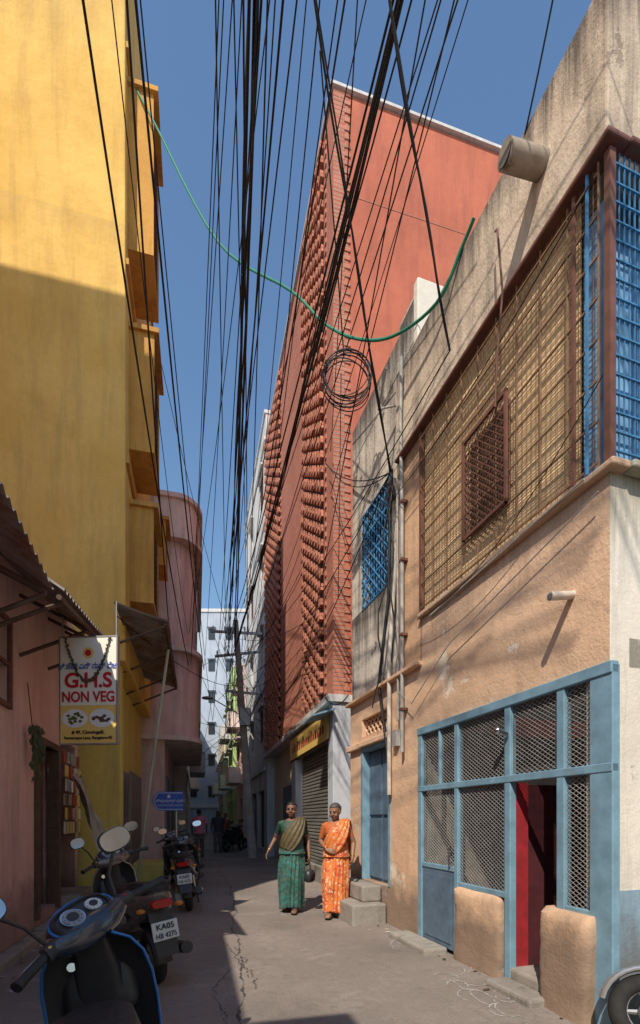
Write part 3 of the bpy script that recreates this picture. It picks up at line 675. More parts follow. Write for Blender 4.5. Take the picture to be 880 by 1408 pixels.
wire((.5,2.8,8.4),V((-2.2,14,7.6)),.009,.3); wire((1.35,3.2,8.2),V((-2.6,16.8,7.6)),.008,.3); wire((1.7,2.9,8.0),FR.P(3.9,.02,6.9),.007,.1)
wire((.9,3.2,8.0),V((-.6,12,4.2)),.007,.3); wire((1.1,3.4,7.8),V((.2,9.1,7.5)),.007,.1); wire((.30,3.4,7.8),V((.2,9.1,8.3)),.006,.1)
wire((.27,6.2,7.1),V((.25,6.6,4.4)),.006,0); wire(FD.P(9.3,.1,8.2),J,.007,.3); wire(FD.P(9.6,.1,3.9),FR.P(7.5,.1,3.3),.009,.2); wire(J,FR.P(6.0,.1,3.3),.01,.0,10,.03)
wire(J,FR.P(6.4,.15,2.8),.009,.0,12,.05); wire(J,V((-1.4,15,5)),.008,.5); wire(J,V((-1.9,15,6)),.008,.4); wire(J,V((.1,9.0,8)),.008,.2); wire(J2,V((-2.6,16.8,7.2)),.007,.5)
wire(FR.P(3.2,.1,5.6),FR.P(6.1,.15,5.3),.005,.15); wire(FR.P(5.4,.12,3.6),FR.P(3.1,.14,4.2),.004,.25)
wire(FY.P(9,.05,12),V((-2.9,16.8,7)),.007,.5); wire(FL.P(7,.7,4.4),V((-2.9,16.8,6)),.008,.3)
o=bpy.data.objects.new('overhead_cables',cu); link(o)
w=MB()
for i in range(9): w.torus((.345+R.uniform(-.02,.02),6.05+.02*i,6.98+R.uniform(-.02,.02)),(R.uniform(-.25,.25),1,R.uniform(-.2,.2)),.31+R.uniform(-.03,.02),.007,black,36,6)
w.tube([(.30,6.1,7.25),(.2,5.6,7.8),(.0,4.6,8.7)],.008,black); w.obj('cable_coil',smooth=True)
w=MB()
pts=[(-3.15,8.3,13.9),(-2.75,8.1,13.0),(-1.54,7.3,10.1),(-.4,6.6,8.6),(.05,6.3,7.85),(.45,6,7.35),(.84,5.6,6.98),(1.2,5,6.72),(1.38,4.7,6.95),(1.45,4.55,7.05)]
P=[V(p) for p in pts]; q=[]
for i in range(len(P)-1):
    p0,p1,p2,p3=P[max(i-1,0)],P[i],P[i+1],P[min(i+2,len(P)-1)]
    for k in range(6):
        t=k/6; q.append(.5*((2*p1)+(p2-p0)*t+(2*p0-5*p1+4*p2-p3)*t*t+(3*p1-p0-3*p2+p3)*t**3))
q.append(P[-1]); w.tube(q,.017,greenc,8); w.obj('green_hose_cable',smooth=True)
# ---------------------------------------------------------------- scooters
def scooter(name,loc,head,lean,bar,body,accent,plate='KA05 HB 4275'):
    E=empty(name); E.matrix_world=Matrix.Translation(loc)@Matrix.Rotation(head,4,'Z')@Matrix.Rotation(lean,4,'X')
    X,Y,Z=V((1,0,0)),V((0,1,0)),V((0,0,1))
    def wheel(mb,c):
        c=V(c); mb.torus(c,Y,.178,.052,rubber,32,12); mb.torus(c,Y,.135,.014,alu,28,8); mb.disc(c,Y,.05,.12,alu,16)
        for k in range(5):
            a=2*math.pi*k/5; d=V((math.cos(a),0,math.sin(a))); mb.tube([c+d*.04,c+d*.135],[.02,.013],alu,6)
        mb.disc(c+V((0,.045,0)),Y,.075,.006,steel,20)
    w=MB(); wheel(w,(-.60,0,.23)); w.obj('rear_wheel',E,smooth=True)
    w=MB(); S=[(-.98,.06,.035,.79),(-.93,.10,.07,.765),(-.80,.145,.115,.715),(-.60,.18,.155,.665),(-.38,.195,.185,.60),(-.18,.18,.20,.545),(-.06,.14,.17,.52),(-.01,.11,.13,.5)]
    w.loft([ring(V((x,0,z)),Y,Z,a,b,3,24) for x,a,b,z in S],body); w.obj('rear_body',E,smooth=True,ang=60)
    w=MB(); S=[(-.93,.09,.02,.835),(-.88,.12,.04,.84),(-.66,.14,.05,.825),(-.5,.135,.05,.80),(-.3,.15,.05,.775),(-.1,.13,.05,.755),(.02,.09,.035,.74)]
    w.loft([ring(V((x,0,z)),Y,Z,a,b,2.8,24) for x,a,b,z in S],seatm); w.obj('seat',E,smooth=True,ang=60)
    w=MB()
    for s in (1,-1):
        w.loft([ring(V((x,s*(a-.004),z)),X,Z,lx,lz,2.2,16) for x,a,z,lx,lz in ((-.42,.192,.60,.24,.06),(-.42,.200,.60,.2,.035))],accent)
        w.tube([(-.55,s*.13,.86),(-.8,s*.15,.90),(-.98,s*.08,.90)],.012,plast,8)
        w.ball((-.93,s*.15,.70),.03,.035,.022,orl,10)
    w.tube([(-.98,-.08,.90),(-1.0,0,.905),(-.98,.08,.90)],.012,plast,8)
    w.loft([ring(V((x,0,.74)),Y,Z,a,b,3,16) for x,a,b in ((-.96,.09,.04),(-1.0,.08,.03))],redl)
    w.obj('tail_lights',E,smooth=True)
    w=MB(); w.loft([ring(V((x,0,z)),Y,V((.3,0,1)).normalized(),a,.01,5,16) for x,z,a in ((-.9,.66,.09),(-.96,.50,.09),(-1.0,.34,.085))],plast)
    w.hexa([V(q) for q in ((-1.0,-.10,.46),(-1.0,.10,.46),(-.985,.10,.46),(-.985,-.10,.46),(-.985,-.10,.60),(-.985,.10,.60),(-.97,.10,.60),(-.97,-.10,.60))],platem)
    w.loft([ring(V((-.6+.27*math.cos(a),0,.23+.27*math.sin(a))),Y,V((math.cos(a),0,math.sin(a))),.07,.012,3,10) for a in [math.radians(q) for q in range(70,185,12)]],plast)
    w.tube([(-.35,-.14,.24),(-.55,-.17,.26),(-.95,-.17,.34)],[.03,.055,.05],plast,14); w.tube([(-.5,-.2,.27),(-.85,-.205,.33)],[.03,.03],alu,10)
    w.loft([ring(V((x,.13,z)),Y,Z,a,b,3,16) for x,z,a,b in ((-.72,.24,.045,.06),(-.5,.26,.055,.085),(-.25,.28,.05,.07),(-.15,.29,.04,.05))],alu)
    w.tube([(-.1,.1,.25),(-.02,.2,.03)],.012,alu); w.tube([(-.25,.12,.2),(-.32,.14,.02)],.012,plast); w.tube([(-.25,-.12,.2),(-.32,-.14,.05)],.012,plast)
    w.tube([(-.72,-.1,.55),(-.62,-.1,.28)],.03,steel,12)
    w.obj('engine_and_exhaust',E,smooth=True)
    text(plate[:4],.062,(-.995,0,.562),signk,E,'plate_text',rot=(math.pi/2,0,-math.pi/2),bold=.001); text(plate[5:],.058,(-1.004,0,.495),signk,E,'plate_text_lower',rot=(math.pi/2,0,-math.pi/2),sx=.8)
    w=MB(); w.loft([ring(V((x,0,z)),Y,Z,a_,b,4,20) for x,z,a_,b in ((-.15,.33,.15,.06),(0,.31,.175,.045),(.2,.31,.175,.04),(.33,.33,.165,.05))],plast)
    zs=[(.28,.40,.15),(.4,.44,.185),(.52,.455,.20),(.64,.445,.205),(.76,.42,.20),(.86,.385,.18),(.93,.355,.14),(.97,.335,.08)]
    rows=[[V((x-.09*(u*u)-.03,u*wd,z)) for u in [j/6-1 for j in range(13)]] for z,x,wd in zs]
    w.loft(rows,plast,closed=False)
    w.loft([ring(V((x,0,z)),Y,V((.2,0,1)).normalized(),a_,b,4,18) for x,z,a_,b in ((.40,.72,.15,.14),(.345,.72,.14,.12),(.33,.72,.11,.09))],plast)
    w.loft([ring(V((x,0,z)),X,Y,.05,a_,4,18) for x,z,a_ in ((.36,.35,.07),(.37,.5,.075),(.37,.62,.09),(.36,.8,.09),(.32,.95,.06))],plast)
    w.disc((.325,.09,.84),(-1,0,.2),.018,.012,steel,12)
    w.obj('leg_shield_inner',E,smooth=True,ang=60)
    w=MB(); rows=[[V((x-.085*(u*u)+.035*(1-u*u)**.5 if abs(u)<1 else x-.085,u*wd*1.03,z)) for u in [j/7-1 for j in range(15)]] for z,x,wd in zs]
    w.loft(rows,body,closed=False)
    w.loft([ring(V((x,0,z)),X,Y,a_,b,2.6,18) for z,x,a_,b in ((.40,.50,.03,.05),(.52,.52,.06,.09),(.7,.50,.07,.10),(.84,.45,.06,.08),(.93,.40,.03,.04))],body)
    for s in (1,-1):
        w.ball((.50,s*.11,.72),.035,.05,.03,orl,12)
        w.tube([(x-.09-.03,s*wd*1.035,z) for z,x,wd in zs],.006,accent,8)
    w.obj('front_apron',E,smooth=True,ang=70)
    ax=V((-.42,0,.9)).normalized(); p0=V((.64,0,.23)); M=Matrix.Translation(p0)@Matrix.Rotation(bar,4,ax)@Matrix.Translation(-p0)
    w=MB(); wheel(w,(.64,0,.23))
    w.loft([ring(V((.64+.262*math.cos(a),0,.23+.262*math.sin(a))),Y,V((math.cos(a),0,math.sin(a))),.075,.02,2.5,14) for a in [math.radians(q) for q in range(15,172,12)]],body)
    for s in (1,-1): w.tube([(.64,s*.07,.23),(.56,s*.07,.5)],.018,alu,8)
    w.tube([(.55,0,.45),(.36,0,.95)],.03,plast,10); w.xf(M); w.obj('front_wheel',E,smooth=True)
    w=MB(); hz=1.0; hx=.30
    w.loft([ring(V((hx+.01-abs(y_)*.15,y_,hz+dz)),X,Z,a_,b,2.6,18) for y_,a_,b,dz in ((-.19,.028,.026,.01),(-.16,.045,.04,.0),(-.09,.085,.06,-.01),(0,.11,.07,-.01),(.09,.085,.06,-.01),(.16,.045,.04,0),(.19,.028,.026,.01))],body)
    w.loft([ring(V((x,0,hz-.02)),Y,Z,a_,b,2.4,20) for x,a_,b in ((hx+.05,.11,.07),(hx+.10,.10,.065),(hx+.135,.07,.045))],glassd)
    nrm=V((-.62,0,.78)).normalized(); uu=Y; vv=nrm.cross(uu)
    c0=V((hx-.02,0,hz+.05))
    w.loft([ring(c0+nrm*k,uu,vv,a_,b,2.8,24) for k,a_,b in ((-.05,.14,.085),(.0,.135,.08),(.02,.12,.066),(.022,.112,.058),(.012,.108,.054))],plast)
    w.tube([c0+nrm*.004+uu*(.138*math.cos(t))+vv*(.083*math.sin(t)) for t in [math.radians(q) for q in range(0,361,15)]],.005,accent,6)
    for yy,rr_ in ((.045,.046),(-.055,.034)):
        w.disc(c0+nrm*.018+uu*yy,nrm,rr_,.012,steel,24); w.disc(c0+nrm*.026+uu*yy,nrm,rr_*.86,.004,platem if yy<0 else alu,24)
        w.disc(c0+nrm*.029+uu*yy,nrm,rr_*.5,.003,plast,16)
        for q in range(9):
            t=math.radians(-40+q*32); e=uu*math.cos(t)+vv*math.sin(t); cc=c0+nrm*.0285+uu*yy; w.tube([cc+e*rr_*.62,cc+e*rr_*.78],.0012,signk,4)
    for s in (1,-1):
        g0=V((hx-.03,s*.17,hz+.01)); g1=V((hx-.10,s*.36,hz-.005)); w.tube([V((hx,s*.1,hz)),g0],.02,plast,10)
        gd=(g1-g0); w.tube([g0+gd*.1]+[g0+gd*k for k in (.2,.4,.6,.8,1)],[.026,.018,.0175,.018,.0175,.021],seatm,12)
        w.tube([g0+V((.05,0,-.005)),g0+gd*.5+V((.075,0,-.01)),g1+V((.06,0,-.02))],.007,alu,8)
        w.loft([ring(g0+gd*k,X,Z,.028,.03,3,12) for k in (-.1,.15,.2)],plast)
        w.ball(g0+gd*.08+V((-.02,0,.02)),.008,.01,.006,[redl,signy][s>0],8)
        w.tube([V((hx+.08,s*.05,hz-.08)),V((hx+.07,s*.12,hz-.02)),g0+V((.03,0,0))],.005,plast,6)
        m1=V((hx-.02,s*.27,hz+.22)); w.tube([g0+V((.02,0,.02)),g0+V((.03,s*.03,.12)),m1],.007,plast,8)
        f=V((-1,s*-.15,.12)).normalized(); u2=V((0,0,1)).cross(f).normalized(); v2=f.cross(u2)
        w.loft([ring(m1+f*k+V((0,s*.02,.03)),u2,v2,a_,b,2.6,20) for k,a_,b in ((-.035,.03,.02),(-.02,.065,.042),(.0,.078,.052),(.006,.074,.048))],plast)
        w.loft([ring(m1+f*k+V((0,s*.02,.03)),u2,v2,.070,.045,2.6,20) for k in (.0065,.009)],steel)
    w.xf(M); w.obj('handlebar',E,smooth=True,ang=50)
    return E
grey_b=simple('dark_bronze_paint',(.15,.13,.12),.25,.4,var=.1,coat=.6); blk=simple('black_gloss_paint',(.025,.026,.03),.2,0,var=.1,coat=.8); navy=simple('navy_paint',(.03,.04,.06),.25,0,coat=.7); bluea=simple('blue_accent',(.03,.18,.50),.3,0,var=.1); silver=simple('silver_paint',(.45,.45,.46),.3,.6,var=.1,coat=.4); redp2=simple('red_paint',(.35,.03,.03),.3,0,coat=.5)
D=math.radians
scooter('parked_scooter',(-.68,1.74,-.02),D(112),D(-9),D(42),navy,bluea)
scooter('parked_scooter',(-1.75,4.55,0.01),D(128),D(-7),D(20),grey_b,silver)
scooter('parked_scooter',(-2.1,7.85,0.01),D(104),D(-7),D(15),blk,plast)
scooter('parked_scooter',(-2.75,9.6,0.01),D(120),D(-7),D(15),blk,silver)
scooter('parked_scooter',(-3.2,11.2,0.01),D(125),D(-7),D(25),redp2,plast)
scooter('parked_scooter',(-3.75,21.5,0.01),D(60),D(-7),0,redp2,plast)
scooter('parked_scooter',(-3.6,20.2,0.01),D(70),D(-7),0,blk,plast)
scooter('parked_scooter',(-4.1,23.2,0.01),D(65),D(-7),0,silver,plast)
scooter('parked_scooter',(-4.9,15.6,0.01),D(125),D(-7),D(20),blk,silver)
scooter('parked_scooter',(2.62,2.78,0),D(172),D(8),D(-20),silver,plast)

# ---------------------------------------------------------------- people
skin=simple('brown_skin',(.30,.15,.085),.5,var=.15,sc_=10); skin2=simple('dark_brown_skin',(.19,.09,.055),.5,var=.15,sc_=10)
hairm=simple('black_hair',(.014,.012,.012),.45,var=.4,sc_=60,bs=.6); hairg=simple('greying_hair',(.12,.11,.11),.5,var=.85,sc_=50,bs=.6)
eyew=simple('eye_white',(.5,.47,.42),.3,var=.05); lipm=simple('lip',(.22,.07,.06),.45,var=.1); gold=simple('gold',(.8,.5,.15),.25,1,var=.1)
def sarimat(name,a,b,c,s=7,thr=.5):
    m,nt,bb=newmat(name); v=coord(nt); n=noi(nt,v,s,3,.5); n2=noi(nt,v,s*2.3,2,.5)
    col=mixc(nt,ramp(nt,n,thr,thr+.04),a,b); col=mixc(nt,ramp(nt,n2,.60,.63),col,c)
    nt.links.new(col,bb.inputs['Base Color']); bb.inputs['Roughness'].default_value=.6; bb.inputs['Sheen Weight'].default_value=.15
    bump(nt,bb,noi(nt,v,25,3),.15,.01); return m
sg=sarimat('green_sari_print',(.012,.075,.055),(.02,.14,.12),(.13,.08,.035),20,.5); sgb=simple('brown_pallu',(.13,.10,.045),.6,var=.5,sc_=25)
so=sarimat('orange_sari_print',(.66,.18,.035),(.50,.07,.02),(.72,.48,.28),11,.54); sob=simple('orange_blouse',(.50,.12,.03),.6,var=.3); sgbl=simple('green_blouse',(.02,.06,.04),.6,var=.3)
HEAD=[(0,.022,.022,-.052),(.012,.036,.040,-.040),(.035,.050,.062,-.022),(.06,.060,.078,-.010),(.09,.067,.088,-.004),(.12,.071,.094,0),(.15,.072,.096,.003),(.18,.066,.088,.006),(.205,.050,.066,.01),(.222,.022,.03,.012)]
def hand(mb,wr,d,pn,ts,mat,curl=.5,k=1.0):
    d=V(d).normalized(); pn=V(pn); pn=(pn-d*pn.dot(d)).normalized(); s=d.cross(pn).normalized()*ts
    mb.loft([ring(wr+d*(t*.085*k)+pn*0,s,pn,a*k,b*k,2.6,12) for t,a,b in ((-.1,.024,.018),(.15,.030,.016),(.5,.038,.016),(.85,.040,.015),(1,.036,.012))],mat)
    for i,(l,) in enumerate(((.068,),(.078,),(.072,),(.056,))):
        b=wr+d*.075*k+s*(.028-.0187*i)*k; pts=[b]; ang=.1
        for q,f in enumerate((.45,.32,.23)):
            ang+=curl*(.8 if q==0 else 1.0); pts.append(pts[-1]+(d*math.cos(ang)+pn*math.sin(ang))*l*f*k)
        mb.tube(pts,[.0095*k,.009*k,.0085*k,.007*k],mat,8)
    b=wr+d*.025*k+s*.026*k; t1=b+(d*.6+s*.7+pn*.25).normalized()*.035*k; t2=t1+(d*.8+s*.2+pn*.5).normalized()*.028*k; mb.tube([b-s*.01,t1,t2],[.012*k,.010*k,.008*k],mat,8)
def sm(pts,rs,n=4):
    o=[];r=[];P=[V(p) for p in pts]
    for i in range(len(P)-1):
        for k in range(n):
            t=k/n; o.append(P[i].lerp(P[i+1],t)); r.append(rs[i]+(rs[i+1]-rs[i])*t)
    o.append(P[-1]); r.append(rs[-1]); return o,r
def remeshed(mb,name,parent,vox,region,mats):
    o=mb.obj('tmp_'+name); m=o.modifiers.new('r','REMESH'); m.mode='VOXEL'; m.voxel_size=vox; s=o.modifiers.new('s','SMOOTH'); s.iterations=3; s.factor=.4
    dg=bpy.context.evaluated_depsgraph_get(); me=bpy.data.meshes.new_from_object(o.evaluated_get(dg)); bpy.data.objects.remove(o)
    me.materials.clear()
    for q in mats: me.materials.append(q)
    for p in me.polygons: p.use_smooth=True; p.material_index=region(p.center)
    me.name=name; ob=bpy.data.objects.new(name,me); link(ob,parent); return ob
def head_parts(mb,ex,M,skinm,hair,female,bindi=True):
    s0=len(mb.v); mb.loft([ring(V((0,y,z)),V((1,0,0)),V((0,1,0)),a,b,2.2,20) for z,a,b,y in HEAD],skinm)
    mb.tube([(0,-.088,.135),(0,-.104,.108),(0,-.113,.088),(0,-.098,.078)],[.008,.010,.0135,.010],skinm,8)
    for s in (1,-1):
        mb.ball((s*.014,-.096,.083),.009,.010,.008,skinm,8); mb.ball((s*.040,-.070,.075),.024,.022,.026,skinm,10); mb.ball((s*.074,.005,.105),.009,.02,.032,skinm,10); mb.ball((s*.030,-.085,.136),.022,.012,.008,skinm,8)
    mb.ball((0,-.078,.025),.022,.018,.018,skinm,10); mb.ball((0,-.089,.053),.024,.012,.013,skinm,10)
    mb.xf(M,s0)
    s1=len(ex.v)
    for s in (1,-1):
        ex.ball((s*.031,-.0855,.117),.0145,.009,.0065,eyew,10); ex.ball((s*.031,-.093,.117),.0068,.004,.0063,hairm,8)
        ex.tube([(s*.014,-.098,.134),(s*.032,-.098,.140),(s*.050,-.086,.135)],[.003,.0035,.002],hairm,6); ex.tube([(s*.016,-.094,.122),(s*.031,-.097,.1245),(s*.047,-.086,.121)],.0024,hairm,6)
    ex.tube([(-.024,-.092,.055),(0,-.103,.058),(.024,-.092,.055)],[.003,.005,.003],lipm,8); ex.tube([(-.020,-.092,.050),(0,-.102,.048),(.020,-.092,.050)],[.003,.006,.003],lipm,8)
    if female and bindi: ex.ball((0,-.0985,.150),.005,.002,.005,signr,8)
    rr=[]
    for z,a,b,y in HEAD[3:]:
        f=.030 if z<.17 else .0; rr.append(ring(V((0,y+f+.006,z+.006)),V((1,0,0)),V((0,1,0)),a*1.07,(b*1.08-(.012 if z<.17 else -.002)),2.2,24))
    ex.loft(rr,hair)
    if female: ex.ball((0,.115,.10),.042,.035,.045,hair,14); 
    for s in (1,-1):
        if female: ex.ball((s*.080,-.002,.076),.006,.006,.008,gold,8)
    ex.xf(M,s1)
def woman(name,loc,rz,H_,skinm,hair,sari,pall,blouse,armL,armR,headrot,lead=1,extra=None):
    E=empty(name); E.location=loc; E.rotation_euler=(0,0,rz); k=H_/1.6; E.scale=(k,k,k)
    mb=MB(); ex=MB()
    mb.loft([ring(V((0,y,z)),V((1,0,0)),V((0,1,0)),a,b,2.3,20) for z,a,b,y in ((.80,.155,.11,0),(.9,.165,.125,0),(1.0,.14,.11,0),(1.1,.145,.115,-.005),(1.18,.158,.13,-.015),(1.25,.165,.115,-.008),(1.30,.15,.085,0),(1.335,.10,.065,.005),(1.36,.055,.05,.01))],skinm)
    mb.tube([(0,.012,1.30),(0,.008,1.38),(0,-.0,1.44)],[.055,.047,.048],skinm,12)
    Mh=Matrix.Translation((0,0,1.378))@headrot; head_parts(mb,ex,Mh,skinm,hair,True)
    for sx_,(el,wr,hd,pn,cu_) in ((-1,armL),(1,armR)):
        sh=V((sx_*.160,0,1.285)); p,r=sm([V((sx_*.10,0,1.29)),sh,V(el),V(wr)],[.05,.050,.038,.0235]); mb.tube(p,r,skinm,12)
        hand(mb,V(wr),V(hd),V(pn),1 if sx_<0 else -1,skinm,cu_,1.0)
        w_=V(wr); dd=(V(wr)-V(el)).normalized(); ex.torus(w_-dd*.03,dd,.029,.004,gold,18,6); ex.torus(w_-dd*.045,dd,.030,.003,gold,18,6)
    for s in (-1,1):
        fwd=(s==lead); fy=-.15 if fwd else .13; lift=0 if fwd else .035
        kn=V((s*.075,-.07 if fwd else -.0,.47)); ank=V((s*.065,fy,.09+lift)); p,r=sm([(s*.08,0,.83),kn,ank],[.07,.05,.033]); mb.tube(p,r,skinm,12)
        s0=len(mb.v); e0=len(ex.v)
        mb.loft([ring(V((s*.065,y,z)),V((1,0,0)),V((0,0,1)),a,b,2.4,12) for y,a,b,z in ((.045,.022,.02,.035),(.01,.032,.04,.05),(-.06,.038,.028,.04),(-.12,.045,.018,.03),(-.165,.035,.012,.025))],skinm)
        ex.loft([ring(V((s*.065,-.055,z)),V((1,0,0)),V((0,1,0)),.048,.125,2.6,18) for z in (.003,.018)],wood)
        ex.tube([(s*.065-.045,-.06,.02),(s*.065,-.08,.07),(s*.065+.045,-.06,.02)],.009,wood,8)
        piv=V((0,.05,0)) if fwd else V((0,-.12,0))
        M=Matrix.Translation((0,fy,0))@Matrix.Translation(piv)@Matrix.Rotation(-.10 if fwd else .30,4,'X')@Matrix.Translation(-piv)
        mb.xf(M,s0); ex.xf(M,e0)
    S1,S2=V((-.16,0,1.285)),V((.16,0,1.285))
    def reg(c):
        c=V(c)
        if c.z<1.325 and abs(c.x)<.20 and c.z>.7 and (c-V((0,c.y,c.z))).length<.155 and c.y>-.145: return 1
        for S,el in ((S1,V(armL[0])),(S2,V(armR[0]))):
            d=(el-S).normalized(); t=(c-S).dot(d)
            if -.08<t<.17 and (c-S-d*t).length<.075: return 1
        return 0
    remeshed(mb,'body',E,.0065,reg,[skinm,blouse])
    ex.obj('head_details',E,smooth=True,ang=180)
    w=MB(); rr=[]; n=120
    for i in range(34):
        t=i/33; z=1.01-.955*t; a=.150+.045*min(1,t*3)-.02*max(0,t-.3); b=.120+.045*min(1,t*3); rg=[]
        for j in range(n):
            th=2*math.pi*j/n; cx,sy_=math.cos(th),math.sin(th); front=max(0,-sy_)**2
            f=.011*math.sin(th*9+1.5*math.sin(t*3)+2)*min(1,t*1.5)+.014*front*math.sin(th*20+t*3)*min(1,t*2+.2)+.007*math.sin(th*5+t*7)
            side=cx*lead
            pull=t*t*(.09*max(0,-sy_)*(.75+.25*side)+.10*max(0,sy_)*(.75-.25*side))
            x=(a+f-.01*t*front)*cx; y=(b+f+pull)*sy_
            kb=.05*math.exp(-((t-.55)/.18)**2)*max(0,-sy_)*(.6+.4*side); y-=kb
            rg.append(V((x,y,z+.045*max(0,-sy_)*(.6+.4*side)*t**4+.015*math.sin(th*3)*t**6)))
        rr.append(rg)
    w.loft(rr,sari,cap=False); o=w.obj('sari_skirt',E,smooth=True,ang=180); so_=o.modifiers.new('t','SOLIDIFY'); so_.thickness=.006
    A=[(-.165,-.06,.95),(-.13,-.135,1.08),(-.06,-.165,1.20),(.03,-.135,1.305),(.085,-.02,1.375),(.08,.09,1.33),(.05,.15,1.15),(.03,.17,.9),(.02,.19,.62)]
    Bq=[(.02,-.165,.88),(.12,-.17,.99),(.19,-.14,1.13),(.205,-.085,1.26),(.205,.0,1.335),(.215,.09,1.25),(.22,.13,1.1),(.22,.16,.9),(.23,.17,.66)]
    def cat(P,m=5):
        P=[V(p) for p in P]; q=[]
        for i in range(len(P)-1):
            p0,p1,p2,p3=P[max(i-1,0)],P[i],P[i+1],P[min(i+2,len(P)-1)]
            for kk in range(m):
                t=kk/m; q.append(.5*((2*p1)+(p2-p0)*t+(2*p0-5*p1+4*p2-p3)*t*t+(3*p1-p0-3*p2+p3)*t**3))
        q.append(P[-1]); return q
    a_,b_=cat(A),cat(Bq); rows=[]
    for i,(p,q) in enumerate(zip(a_,b_)):
        row=[]
        for j in range(25):
            u=j/24; c=p.lerp(q,u); out=V((c.x*.6,c.y,0)); out=out.normalized() if out.length>.01 else V((0,-1,0))
            if c.z>1.3: out=(out+V((0,0,1.2))).normalized()
            row.append(c+out*(.03*math.sin(math.pi*u)+.007*math.sin(u*28+i*.12)+.008))
        rows.append(row)
    w=MB(); w.loft(rows,pall,closed=False); o=w.obj('sari_pallu',E,smooth=True,ang=180); so_=o.modifiers.new('t','SOLIDIFY'); so_.thickness=.005
    w=MB(); rr=[]
    for i in range(8):
        t=i/7; z=1.05-.20*t; rg=[]
        for j in range(64):
            th=2*math.pi*j/64; zz=z+.05*math.cos(th+.5)*(1-t); rg.append(V(((.150+.045*t+.005*math.sin(th*7+i))*math.cos(th),(.125+.05*t+.005*math.sin(th*6+i*2))*math.sin(th),zz)))
        rr.append(rg)
    w.loft(rr,sari,cap=False); w.obj('sari_waist',E,smooth=True,ang=180)
    if extra: w=MB(); extra(w); w.obj('handbag',E,smooth=True,ang=60)
    return E
def bagf(w):
    w.loft([ring(V((.27,-.05,z)),V((.3,1,0)).normalized(),V((1,-.3,0)).normalized(),a,b,3,16) for z,a,b in ((.44,.07,.04),(.46,.10,.06),(.54,.115,.065),(.60,.10,.05),(.62,.06,.03))],plast)
    w.tube([(.27,-.12,.60),(.265,-.09,.71),(.262,-.05,.735),(.265,-.01,.71),(.27,.03,.60)],.007,plast,8)
def phonef(w):
    w.loft([ring(V((.255,-.10,z)),V((0,1,0)),V((1,0,0)),.045,.022,3,12) for z in (.69,.70,.76,.77)],plast)
def hr(yaw,pitch): return Matrix.Rotation(D(yaw),4,'Z')@Matrix.Rotation(D(pitch),4,'X')
woman('woman_in_green_sari',(-.42,7.2,.012),D(-4),1.63,skin2,hairm,sg,sgb,sgbl,
  ((-.255,.10,1.07),(-.345,-.0,.88),(-.3,-.35,-.85),(1,0,.0),.35),((.235,.06,1.04),(.26,-.05,.81),(.02,-.15,-1),(-1,0,0),.75),hr(-3,4),1,bagf)
woman('woman_in_orange_sari',(.225,6.85,.012),D(-12),1.60,skin,hairg,so,so,sob,
  ((-.225,.03,1.06),(-.09,-.185,.95),(.9,-.2,-.2),(0,1,-.2),.5),((.245,.05,1.04),(.245,-.07,.83),(.0,-.2,-1),(-1,0,0),.7),hr(-14,16),-1,phonef)
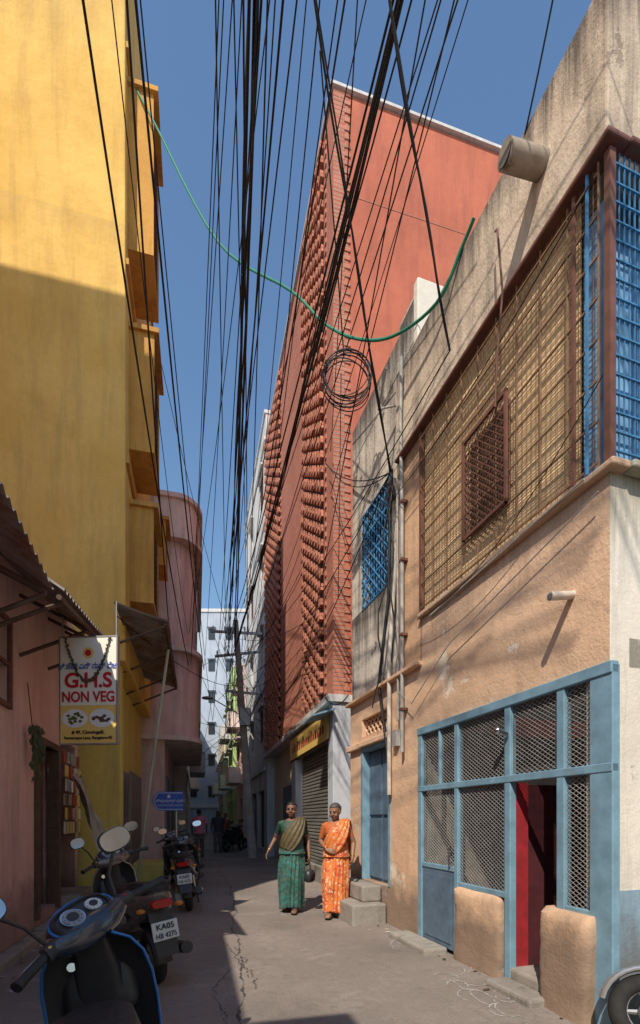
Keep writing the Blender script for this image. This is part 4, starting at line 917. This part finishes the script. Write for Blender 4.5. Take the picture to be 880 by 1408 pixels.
def man(name,loc,rz,H_,shirt,pants):
    E=empty(name); E.location=loc; E.rotation_euler=(0,0,rz); k=H_/1.72; E.scale=(k,k,k); mb=MB(); ex=MB()
    mb.loft([ring(V((0,0,z)),V((1,0,0)),V((0,1,0)),a,b,2.5,18) for z,a,b in ((.78,.17,.125),(.9,.175,.13),(1.05,.165,.12),(1.2,.185,.125),(1.35,.20,.12),(1.43,.17,.09),(1.47,.09,.07),(1.49,.06,.055))],skin)
    mb.tube([(0,0,1.44),(0,0,1.55)],[.058,.055],skin,10)
    head_parts(mb,ex,Matrix.Translation((0,0,1.495)),skin2,hairm,False)
    for s in (-1,1):
        el=V((s*.25,.03*s,1.16)); wr=V((s*.26,-.06*s-.05,.90)); p,r=sm([(s*.12,0,1.40),(s*.19,0,1.40),el,wr],[.06,.06,.045,.027]); mb.tube(p,r,skin,10); hand(mb,wr,wr-el,V((-s,0,0)),-s,skin,.5)
        fy=.16*s; p,r=sm([(s*.09,0,.86),(s*.09,fy*.35-.03,.48),(s*.085,fy,.09)],[.10,.075,.06]); mb.tube(p,r,skin,12)
        mb.loft([ring(V((s*.085,fy+y,z)),V((1,0,0)),V((0,0,1)),a,b,2.6,12) for y,a,b,z in ((.07,.03,.03,.035),(.02,.042,.045,.05),(-.08,.046,.035,.04),(-.17,.042,.02,.028),(-.19,.02,.012,.02))],plast)
    def reg(c):
        if c.z<.09: return 3
        if c.z<.86 and abs(c.x)<.215: return 2
        if (c.z<1.46 and abs(c.x)<.19) or (c.z>1.2 and c.z<1.47): return 1
        return 0
    remeshed(mb,'body',E,.011,reg,[skin2,shirt,pants,plast]); ex.obj('head_details',E,smooth=True,ang=180); return E
pinks=simple('pink_shirt',(.80,.24,.32),.7,var=.3,sc_=9,bs=.3); darks=simple('dark_shirt',(.06,.06,.08),.7,var=.3); khaki=simple('khaki_trousers',(.14,.12,.11),.8,var=.3); whs=simple('pale_shirt',(.65,.65,.65),.7,var=.2)
man('man_in_pink_shirt',(-4.25,17.0,0),math.pi+.1,1.72,pinks,khaki)
man('man_in_dark_clothes',(-4.05,19.2,0),.1,1.7,darks,khaki)
man('man_in_pale_shirt',(-5.6,27,0),.1,1.7,whs,khaki)
man('man_in_red_shirt',(-4.7,24,0),-.2,1.65,redp2,darks)
man('man_in_blue_shirt',(-6.4,30,0),.3,1.68,bluea,khaki)

# ---------------------------------------------------------------- light, sky, camera
el=D(47); d=V((.31*math.cos(el),.951*math.cos(el),-math.sin(el)))
su=bpy.data.lights.new('sun','SUN'); su.energy=4.8; su.angle=D(.6); su.color=(1,.91,.78)
so2=bpy.data.objects.new('sun',su); so2.rotation_euler=d.to_track_quat('-Z','Y').to_euler(); link(so2)
wd=bpy.data.worlds.new('World'); sc.world=wd; wd.use_nodes=True; nt=wd.node_tree; bg=nt.nodes['Background']
sk=nt.nodes.new('ShaderNodeTexSky'); sk.sky_type='NISHITA'; sk.sun_disc=False; sk.sun_elevation=el; sk.sun_rotation=math.atan2(-d.x,-d.y); sk.air_density=1.7; sk.dust_density=.4; sk.ozone_density=7
nt.links.new(sk.outputs[0],bg.inputs[0]); bg.inputs[1].default_value=.15
cam=bpy.data.cameras.new('camera'); co=bpy.data.objects.new('camera',cam); link(co); co.location=(0,0,H); co.rotation_euler=(math.pi/2,0,0)
cam.sensor_fit='VERTICAL'; cam.sensor_height=36; cam.lens=17; cam.shift_y=.299; cam.clip_end=1000; cam.clip_start=.05; sc.camera=co
sc.view_settings.view_transform='Standard'; sc.view_settings.look='None'; sc.view_settings.exposure=0
